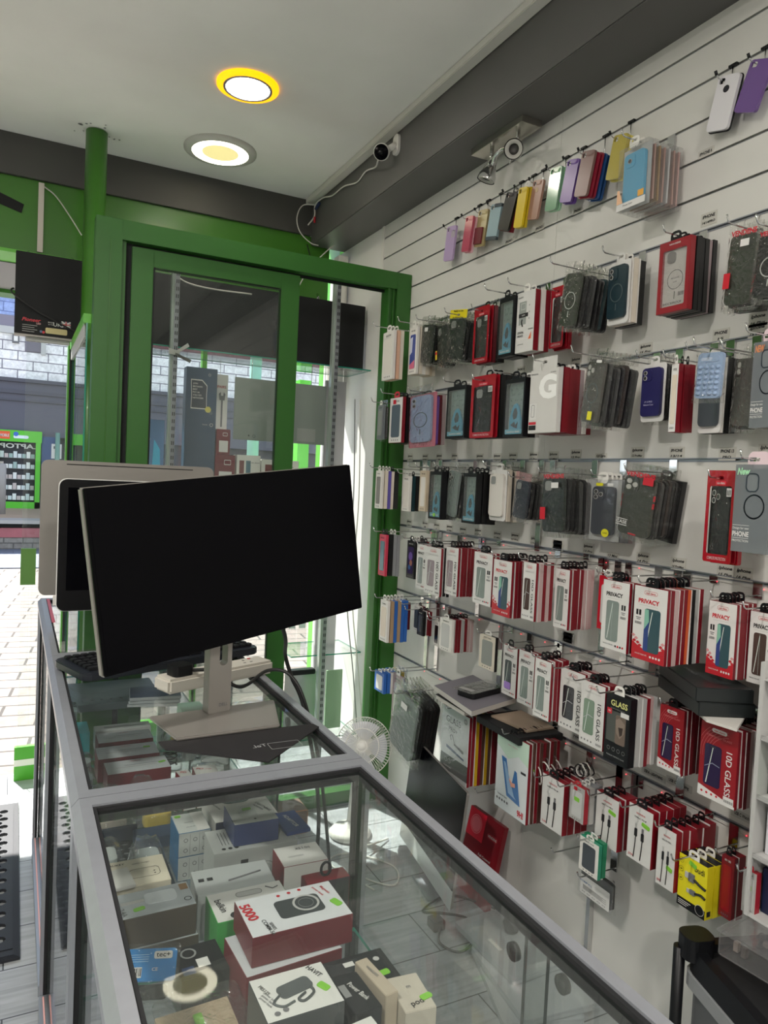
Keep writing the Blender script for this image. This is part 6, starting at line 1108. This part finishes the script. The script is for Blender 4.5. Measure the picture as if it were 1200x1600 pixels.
t = disp('hanging_poster', 'white hanging card with a spanner picture', 'poster', .845, .925, 3.58, 1.70, 1.975, .003, M['white'], lambda a, w, h: (a.prism(rect(.008, .016, .02, .15), -.002, 0, M['inkg']), a.prism([(.0, .15), (-.004, .18), (.004, .19), (.006, .172), (.018, .172), (.02, .19), (.028, .18), (.024, .15)], -.002, 0, M['inkg']), a.text('REPAIRS', 0, h - .06, .018, M['redb'], w=.06)))
obj('hanger', MB().tube([(0, .0015, .275), (0, .0015, .3365)], .0012, M['chrome'], 5), t)
t = disp('display_card', 'grey translucent panel hanging from the upper glass shelf', 'panel', .905, 1.365, 3.38, 1.655, 1.945, .004, mat('grey_panel', '87908A', .35), lambda a, w, h: (a.flat(rect(.085, .18, .012, .075), -.0006, solid('9A9E9A')), a.flat(circ(-.13, .02, .007), -.0006, M['ink'], holes=[circ(-.13, .02, .0055)]), a.flat(circ(-.155, .022, .004), -.0006, M['ink'])))
for dx in (-.15, .15): obj('hanger', MB().tube([(dx, .002, .29), (dx, .002, .3805)], .0015, M['chrome'], 5), t)
for i, (x0, x1, z0, z1, m_, l) in enumerate([(.836, .93, 1.4065, 1.58, DR, 'red speaker box under the smaller red box'), (.838, .903, 1.581, 1.70, DR, 'smaller red box on top of the red speaker box'), (.94, 1.055, 1.4065, 1.585, M['white'], 'white handset box left of two on the glass shelf'), (1.06, 1.25, 1.4065, 1.57, M['white'], 'white handset box right of two on the glass shelf')]):
    def art_(a, w, h, i=i):
        if i < 2: a.flat(rect(-w * .3, w * .35, h * .1, h * .55), -.0005, WH); a.flat(rr(w * .12, h * .8, w * .35, h * .14, .004), -.0006, WH, holes=[rr(w * .12, h * .8, w * .3, h * .1, .003)])
        else:
            for k in range(2): a.flat(rect(-w * .4 + k * w * .28, -w * .4 + k * w * .28 + w * .2, h * .5, h * .85), -.0005, (solid('7C4A4A'), solid('5E7E8C'))[k]); a.text('dual sim phone', w * .2, h * .8, .010, M['inkg'])
    disp('handset_box', l, 'box', x0, x1, 3.42, z0, z1, .07, m_, art_)
disp('glossy_sheet', 'crumpled silver sheet standing low in the right bay', 'sheet', 1.235, 1.425, 3.45, .1945, .5, .004, mat('silver_sheet', 'B9BBBD', .2, .4, bump=.5, bscale=6))
disp('green_board', 'pale green board standing beside the slotted upright', 'board', 1.458, 1.548, 3.44, .1945, .5, .012, mat('sage', '8FA98C', .5))
tag(obj('black_tray', MB().box(1.25, 1.38, 3.40, 3.447, .5, .525, M['black']), None, .003), 'small black device lying on the silver sheet', 'device')
disp('white_roll', 'grey white board strip standing behind the right upright', 'board', 1.43, 1.545, 3.55, .1945, 2.0, .02, mat('strip_grey', 'A9A7AA', .5))
for i, (x, w, l) in enumerate([(1.28, .05, 'clear packed accessory hanging in the right bay, left'), (1.335, .05, 'clear packed accessory hanging in the right bay, right')]):
    disp('display_pack', l, 'package', x - w / 2, x + w / 2, 3.5, .6165, .85, .01, M['clearp'], lambda a, w, h: a.flat(rect(-.018, .018, .1, .22), -.0006, solid('B9C6C0')))
for i, xx in enumerate((1.53, 1.56)):
    wire('hanging_wire', [(xx, 3.40, 1.9), (xx + .012, 3.39, 1.4), (xx - .004, 3.38, .9), (xx + .015, 3.30, .5), (xx + .02, 3.2, .1), (xx - .02, 3.1, .01)], .003, M['cablew'] if i else M['grey'], ('grey', 'white')[i] + ' wire hanging down the sunlit wall in the window bay')
# blue garment and stickers on the street glass
disp('window_poster', 'blue and white poster stuck on the street window', 'poster', .52, .68, 3.875, 1.35, 1.75, .002, solid('5F7FA8'), lambda a, w, h: (a.flat(circ(-.04, .3, .05, 24), -.0006, WH), a.text('50', -.04, .3, .05, solid('3A5A8A'), d=-.001), a.flat([(.0, .0), (.07, .0), (.06, .25), (.03, .3), (.02, .1)], -.0006, solid('4FB2D6'))))
# ---------------------------------------------------------------- things on the shop floor
def fan():
    t = thing('desk_fan', 'white round desk fan standing on the floor by the window', 'fan', (1.29, 2.72, 0))
    obj('base', MB().lathe([(0, .002), (.085, .002), (.09, .012), (.075, .03), (.03, .045), (.018, .06), (0, .06)], M['white'], 32), t)
    obj('neck', MB().tube([(0, 0, .05), (.01, 0, .2), (.03, 0, .32)], .016, M['white'], 12), t)
    ax = Vector((-.55, -.75, .35)).normalized(); q = ax.to_track_quat('Z', 'Y').to_matrix().to_4x4(); mm = Matrix.Translation((.045, -.005, .375)) @ q
    obj('motor', MB().lathe([(0, -.10), (.03, -.095), (.04, -.05), (.035, -.015), (0, -.012)], M['white'], 24, mm), t)
    b = MB(); R_ = .118; n = 60
    for k in range(n):
        a = 2 * PI * k / n; c, s_ = math.cos(a), math.sin(a)
        b.tube([mm @ Vector((r * c, r * s_, z)) for r, z in ((.022, .052), (.07, .046), (R_ - .008, .03), (R_, .012), (R_, 0), (R_ - .01, -.012), (.06, -.03), (.03, -.034))], .0011, M['white'], 4, False)
    for r, z in ((R_, .006), (.07, .0465), (.022, .052), (.06, -.03)): b.tube([mm @ Vector((r * math.cos(2 * PI * i / 40), r * math.sin(2 * PI * i / 40), z)) for i in range(41)], .002, M['white'], 5, False)
    b.lathe([(0, .054), (.022, .053), (.022, .049)], M['white'], 20, mm); obj('cage', b, t)
    b = MB()
    for k in range(4):
        V = []; F = []
        for i in range(7):
            r = .02 + i * .0135
            for j in range(7): a = k * PI / 2 + (j / 6 - .5) * (1.25 if i > 1 else .9); V.append(mm @ Vector((r * math.cos(a), r * math.sin(a), .008 + (j / 6 - .5) * .022)))
        for i in range(6):
            for j in range(6): F.append((i * 7 + j, i * 7 + j + 1, i * 7 + j + 8, i * 7 + j + 7))
        b.add(V, F, mat('fan_blade', 'C9CCD2', .3), True)
    b.lathe([(0, .024), (.02, .02), (.022, 0), (0, -.005)], M['white'], 20, mm); obj('blades', b, t)
fan()
# silver all-in-one standing on the floor, seen from its edge
t = thing('all_in_one_computer', 'large silver framed all-in-one computer standing on the floor', 'computer', (1.36, 2.25, 0), (0, 0, -PI / 2 - .17))
R0 = Matrix.Rotation(-.10, 4, 'X')
def tl(b): b.v = [tuple(R0 @ Vector(v)) for v in b.v]; return b
obj('housing', tl(MB('front').prism(rr(0, .275, .53, .40, .014), .002, .012, M['silver'])), t, .002); obj('chin', tl(MB('front').prism(rect(-.265, .265, .075, .14), .0, .002, mat('chin_aluminium', 'D9DAD8', .3, .6))), t)
obj('screen', tl(MB('front').prism(rect(-.263, .263, .14, .474), .0, .002, M['screen'])), t); obj('stand', MB().box(-.085, .085, .0, .17, .001, .007, M['alu']).box(-.08, .08, .06, .067, .007, .26, M['alu']), t, .002)
al = mat('laptop_aluminium', 'B2B6BA', .35, .25)
def laptop(label, x, y, z, rz, w=.31, d=.22):
    t = thing('laptop_computer', label, 'laptop', (x, y, z), (0, 0, rz)); obj('base', MB('top', (0, 0, .012)).prism(rr(0, 0, w, d, .012), 0, .011, al), t, .0015); obj('lid', MB('top', (0, 0, .0195)).prism(rr(0, 0, w, d, .012), 0, .007, al), t, .0015)
    obj('label_sticker', MB('top', (0, 0, .0202)).prism(rect(-.03, .03, .05, .062), 0, .0006, WH), t)
laptop('closed silver laptop at the bottom of the floor stack', 1.40, 1.68, 0, 1.25, .34, .24); laptop('closed silver laptop second in the floor stack', 1.41, 1.67, .0205, 1.45, .33, .23); laptop('closed silver laptop, topmost but one, turned towards the wall', 1.43, 1.80, .041, 1.6, .31, .21)
o = obj('black_pouch', MB().lathe([(0, .0), (.022, .006), (.028, .03), (.022, .055), (0, .062)], M['blackm'], 20, Matrix.Translation((1.46, 1.83, .0625)))); tag(o, 'small round black camera ball lying on the top laptop', 'gadget')
o = obj('mains_plug', MB().box(1.275, 1.32, 2.0, 2.05, .001, .035, M['blackm']).box(1.283, 1.29, 2.05, 2.065, .01, .026, M['alu']), None, .005); tag(o, 'black three-pin plug lying on the grey floor', 'plug')
wire('mains_lead', [(1.30, 2.0, .02), (1.26, 1.94, .01), (1.30, 1.88, .006), (1.38, 1.92, .006), (1.42, 2.02, .006), (1.36, 2.08, .006), (1.30, 2.12, .006), (1.42, 2.16, .012), (1.50, 2.1, .008), (1.56, 2.0, .008)], .004, M['cable'], 'black lead coiled on the floor beside its plug')
wire('white_lead', [(1.42, 2.62, .006), (1.30, 2.56, .03), (1.24, 2.55, .05), (1.20, 2.52, .02), (1.18, 2.42, .008), (1.28, 2.30, .006), (1.34, 2.42, .006), (1.22, 2.57, .006), (1.12, 2.53, .006), (1.20, 2.30, .006)], .0035, M['cablew'], 'white lead curling on the floor around the fan')
wire('grey_lead', [(1.592, 2.40, .40), (1.594, 2.37, .2), (1.592, 2.33, .05), (1.58, 2.30, .01), (1.575, 2.26, .008)], .0045, M['grey'], 'grey lead hanging down the wall behind the floor computer')
o = obj('white_paper', MB('top').prism([(1.50, 2.16), (1.58, 2.20), (1.585, 2.06), (1.53, 2.03)], -.004, -.002, WH)); tag(o, 'crumpled white paper bag on the floor by the wall', 'paper')
o = obj('carton_box', MB().box(1.0, 1.13, 2.80, 2.92, .0, .1, {'*': solid('6E5548'), '-x': solid('D98A3A')}), None, .002); tag(o, 'small brown and orange carton on the floor by the glass screen', 'box')
# plastic bin with acrylic case and drawer rack
t = thing('storage_bin', 'clear grey storage bin with thick black lid at lower right', 'storage bin', (1.412, .848, 0), (0, 0, -.31))
fz_ = clear('bin_plastic', 'B9BBBC', .62, '77797B', .8, .35)
b = MB('top', (0, 0, .43)); b.prism(rr(0, 0, .225, .43, .03), 0, .426, fz_, holes=[rr(0, 0, .217, .422, .027)]); obj('body', b, t); obj('rim', MB('top', (0, 0, .445)).prism(rr(0, 0, .25, .455, .034), 0, .035, mat('rim_grey', '8E9092', .45), holes=[rr(0, 0, .22, .425, .028)]), t, .002)
b = MB('top', (0, 0, .500)); b.prism(rr(0, 0, .245, .45, .04), 0, .054, M['black'], holes=[rr(0, 0, .20, .40, .04)]); b.prism(rr(0, 0, .198, .398, .039), .018, .05, M['blackm']); obj('lid', b, t, .006)
obj('lug', MB('top', (-.105, .205, .525)).prism(rr(0, 0, .07, .06, .022), 0, .05, M['black']), t, .012); obj('back_leg', MB().tube([(-.135, .215, .01), (-.135, .22, .49)], .013, M['black'], 10), t)
obj('contents', MB('top', (0, 0, .3)).prism(rr(0, 0, .19, .38, .03), 0, .29, solid('4E5052')), t)
o = obj('round_label', MB('top', (1.44, .80, .4827)).prism(circ(0, 0, .055, 30), 0, .001, M['greyl'])); a = MB('top', (1.44, .80, .4827)); a.text('IPHONE', 0, .015, .02, M['ink'], w=.06, rot=-.4); a.text('13 MINI', -.005, -.012, .02, M['ink'], w=.07, rot=-.4); obj('printing', a, o); tag(o, 'round grey label reading IPHONE 13 MINI on the bin lid', 'label')
t = thing('acrylic_case', 'flat clear acrylic case lying on the black bin lid', 'case', (1.475, .90, .5265), (0, 0, .12))
obj('box', MB().box(-.11, .11, -.12, .12, .0, .05, M['clearp']), t, .004); obj('lid', MB().box(-.113, .113, -.123, .123, .0505, .058, M['clearp']), t, .002)
b = MB(); 
for i in range(26): x, y = RNG.uniform(-.09, .09), RNG.uniform(-.1, .1); b.box(x, x + .012, y, y + .01, .004, .01 + RNG.random() * .02, solid(RNG.choice(['8C7F78', 'A59A92', '5C5552', 'C9C2BA'])))
obj('contents', b, t); obj('sticker', MB('top', (.03, -.04, .0588)).prism([(-.05, .03), (-.03, .04), (.0, .02), (.035, .0), (.03, -.03), (.0, -.05), (-.02, -.02), (-.04, .0)], 0, .0006, solid('1E2730')).prism(circ(.02, -.0, .008), -.0006, 0, M['grey']).prism([(-.005, -.03), (.03, -.02), (.025, -.05)], -.0008, 0, solid('3E7F90')), t)
t = thing('drawer_rack', 'narrow grey plastic display rack at the right edge', 'display rack', (1.47, .93, .5855))
b = MB()
for z in (.0, .13, .26, .39, .52): b.box(-.02, .10, -.16, .085, z, z + .004, M['greyl'])
b.box(-.024, -.018, .078, .088, 0, .56, M['greyl']); b.box(-.02, .10, .085, .088, 0, .56, M['greyl']); obj('frame', b, t, .0008); 
for z in (.13, .26, .39): obj('divider', MB().box(-.022, -.019, -.16, .078, z, z + .012, M['clearp']), t)
for i, (c, tx, l) in enumerate([('1B2440', 'ONES', 'navy boxed item on the lowest rack shelf'), ('CFCFD4', 'READY', 'white box with red print on the second rack shelf'), ('2F7A4A', 'SET', 'green box on the third rack shelf'), ('CFCFCF', 'PACK', 'white box on the top rack shelf')]):
    q = goods('small_box', l, 'box', 1.52, .945, .07, .12, .590 + i * .13, .690 + i * .13, 0, {'*': solid(c, .4)}); a = MB('left', (-.0352, 0, 0)); a.text(tx, .0, .07, .018, WH if c != 'CFCFD4' and c != 'CFCFCF' else M['redb']); a.flat(rect(-.03, .03, .02, .04), -.0006, WH if i != 1 else M['inkg']); obj('printed_side', a, q)
tag(obj('corner_moulding', MB().box(1.585, 1.6015, 1.62, 1.635, .0, .405, M['chrome'])), 'thin chrome upright strip low on the white wall', 'trim strip')

# ================================================================== the street
M['pave'] = planks('street_paving', '8C8079', .42, .2, .010, '3A3532', '7F746E', rot=.12, rough=.8)
struct('ground', MB().box(-14, 18, 3.862, 14.1, -.12, -.02, M['pave']))
M['road'] = planks('blue_grey_setts', '6A7384', .6, .3, .006, '565E6C', '727B8C', rough=.8)
struct('road', MB().box(-14, 18, 11.6, 14.1, -.019, -.004, M['road']))
brk = planks('grey_brick', '8C8680', .3, .1, .012, '6A6560', '9A938C', rot=(PI / 2, 0, 0), rough=.85)
tag(obj('retaining_wall', MB().box(-14, 18, 14.1, 14.4, -.1, .2, brk).box(-14, 18, 14.08, 14.4, .2, .36, mat('pink_band', 'B0646A', .6, noise=.2, nscale=4)).box(-14, 18, 14.25, 14.4, .36, .44, M['ink']).box(-14, 18, 14.0, 14.6, .44, .50, solid('A9A4A0'))), 'low brick wall with a red band across the street', 'wall')
struct('terrace', MB().box(-14, 18, 14.6, 18.4, .3, .48, mat('tan_paving', 'B39C84', .8, noise=.15, nscale=2)))
tag(obj('bollard', MB().lathe([(0, 0), (.07, 0), (.07, .95), (.05, .98), (0, .98)], solid('9A9896'), 16, Matrix.Translation((-.22, 16.0, .48)))), 'grey street bollard in front of the opposite shop', 'bollard')
wb = planks('white_painted_brick', 'FBFAFA', .62, .21, .012, '85818C', 'F4F2F3', rot=(PI / 2, 0, 0), rough=.7); bb = planks('bluish_brick', '9DB0E0', .62, .21, .012, '6E7FB4', '95A8DA', rot=(PI / 2, 0, 0), rough=.7)  # upper bricks repeat the white pattern in a bluish tone
t = thing('street_building', 'white brick building with dark shopfronts across the street', 'building', (0, 18.4, 0))
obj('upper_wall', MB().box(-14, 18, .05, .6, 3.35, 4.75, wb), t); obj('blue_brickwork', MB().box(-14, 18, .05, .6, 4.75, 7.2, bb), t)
obj('fascia', MB().box(-14, 18, -.12, .6, 2.1, 3.35, mat('slate_shutter', '5A5A66', .6, noise=.08, nscale=2)).box(-14, 18, -.2, -.12, 3.28, 3.36, solid('4A4A55')).box(-14, 18, -.18, -.12, 3.02, 3.1, solid('4A4A55')).box(-14, 18, -.17, -.12, 2.86, 2.9, solid('4A4A55')), t)
obj('ground_floor', MB().box(-14, 18, .2, .6, .4, 2.1, solid('34343C')), t)
for x0 in (.0, ): 
    w_ = obj('window', MB().box(x0 - 2.2, x0 + .52, -.03, .05, 4.35, 4.5, M['greyl']).box(x0 + .46, x0 + .56, -.02, .05, 3.95, 4.5, M['greyl']), t); obj('pane', MB().box(x0 + .14, x0 + .46, .02, .049, 4.0, 4.35, solid('6A6470', .2)).box(x0 - 2.2, x0 + .46, .02, .049, 4.5, 4.75, solid('7A7484', .2)), w_)
obj('wall_lamp', MB().box(-.12, .02, -.08, .05, 4.15, 4.32, M['inkg']).box(-.09, -.01, -.085, -.08, 4.18, 4.29, M['white']), t)
t = thing('opposite_shop', 'small bright green shopfront across the street with stocked window', 'shop', (0, 18.4, 0))
b = MB(); gl_ = mat('shop_green', '58C02E', .5); b.box(-2.2, .52, -.32, -.2, 1.95, 2.2, gl_); b.box(.40, .50, -.32, -.2, .48, 1.95, gl_); b.box(-2.2, .5, -.32, -.2, .48, .62, gl_); b.box(-.42, -.33, -.32, -.2, .62, 1.95, gl_); obj('frame', b, t)
a = MB('front', (0, -.324, 0)); a.flat(rect(-.32, -.12, 2.0, 2.17), -.003, solid('E0582A')); a.text('MOBILE', -.22, 2.08, .09, WH, d=-.006, w=.17); a.flat(rr(.1, 2.06, .3, .07, .03), -.003, solid('DCE8F0')); a.flat(circ(.0, 2.12, .05), -.004, solid('3A6AC0')); obj('sign_graphics', a, t)
a = MB('front', (0, -.19, 0)); a.text('LAPTOPS', .02, 1.86, .14, WH, w=.86, mirror=True, bold=.03); obj('window_lettering', a, t)
obj('window_back', MB().box(-.33, .40, -.1, -.05, .62, 1.95, solid('2C2C34')), t); obj('side_door', MB().box(.52, .85, -.25, -.2, .48, 2.1, solid('2F4F7E')), t)
shm = {}
for r_ in range(5):
    for c in range(8):
        w, h = .075, .09 + .05 * ((r_ * 3 + c) % 3 == 0); key = (h,)
        cc_ = RNG.choice(['E8E8E8', 'D5DDE0', 'C9B9B9', 'F0F0EE', '9FB7B3']); k_ = (cc_, h)
        if k_ not in shm: shm[k_] = MB().box(-w / 2, w / 2, 0, .06, 0, h, solid(cc_)).mesh('pack')
        o = obj('window_goods', shm[k_], None, 0, (-.27 + c * .088, 18.215, .66 + r_ * .235)); tag(o, 'small pale pack displayed in the opposite green shop window, row %s from the bottom' % ('one', 'two', 'three', 'four', 'five')[r_], 'goods', 'goods in the opposite shop window, row %d' % (r_ + 1))
for r_ in range(1, 5): obj('window_shelf', MB().box(-.33, .40, -.19, -.10, .66 + r_ * .235 - .012, .66 + r_ * .235 - .002, solid('8C9090')), t)
tag(obj('street_notice', MB().box(.72, .93, 18.12, 18.14, 1.62, 1.95, M['white']).box(.76, .86, 18.118, 18.12, 1.84, 1.9, M['inkg'])), 'white paper notice on the door beside the opposite shop', 'notice')
tag(obj('street_pipe', MB().lathe([(0, 0), (.05, 0), (.05, 1.9), (0, 1.9)], solid('6E9688'), 12, Matrix.Translation((.84, 18.05, .3)))), 'teal pipe beside the opposite shop', 'pipe')
# street furniture seen through the right bays
for i, (x, l) in enumerate(((2.9, 'bright green street post seen low through the right bay'), (3.3, 'pale street post beside the green one'))):
    tag(obj('street_post', MB().box(x, x + .14, 8.0, 8.14, -.02, 2.6, gl_ if i == 0 else M['greyl'])), l, 'post')
tag(obj('street_pole', MB().lathe([(0, 0), (.07, 0), (.07, 4.2), (0, 4.2)], solid('8FC4B4'), 14, Matrix.Translation((2.55, 8.6, -.02)))), 'pale teal lamp pole seen through the left glass leaf', 'pole')
W.name = 'sky'
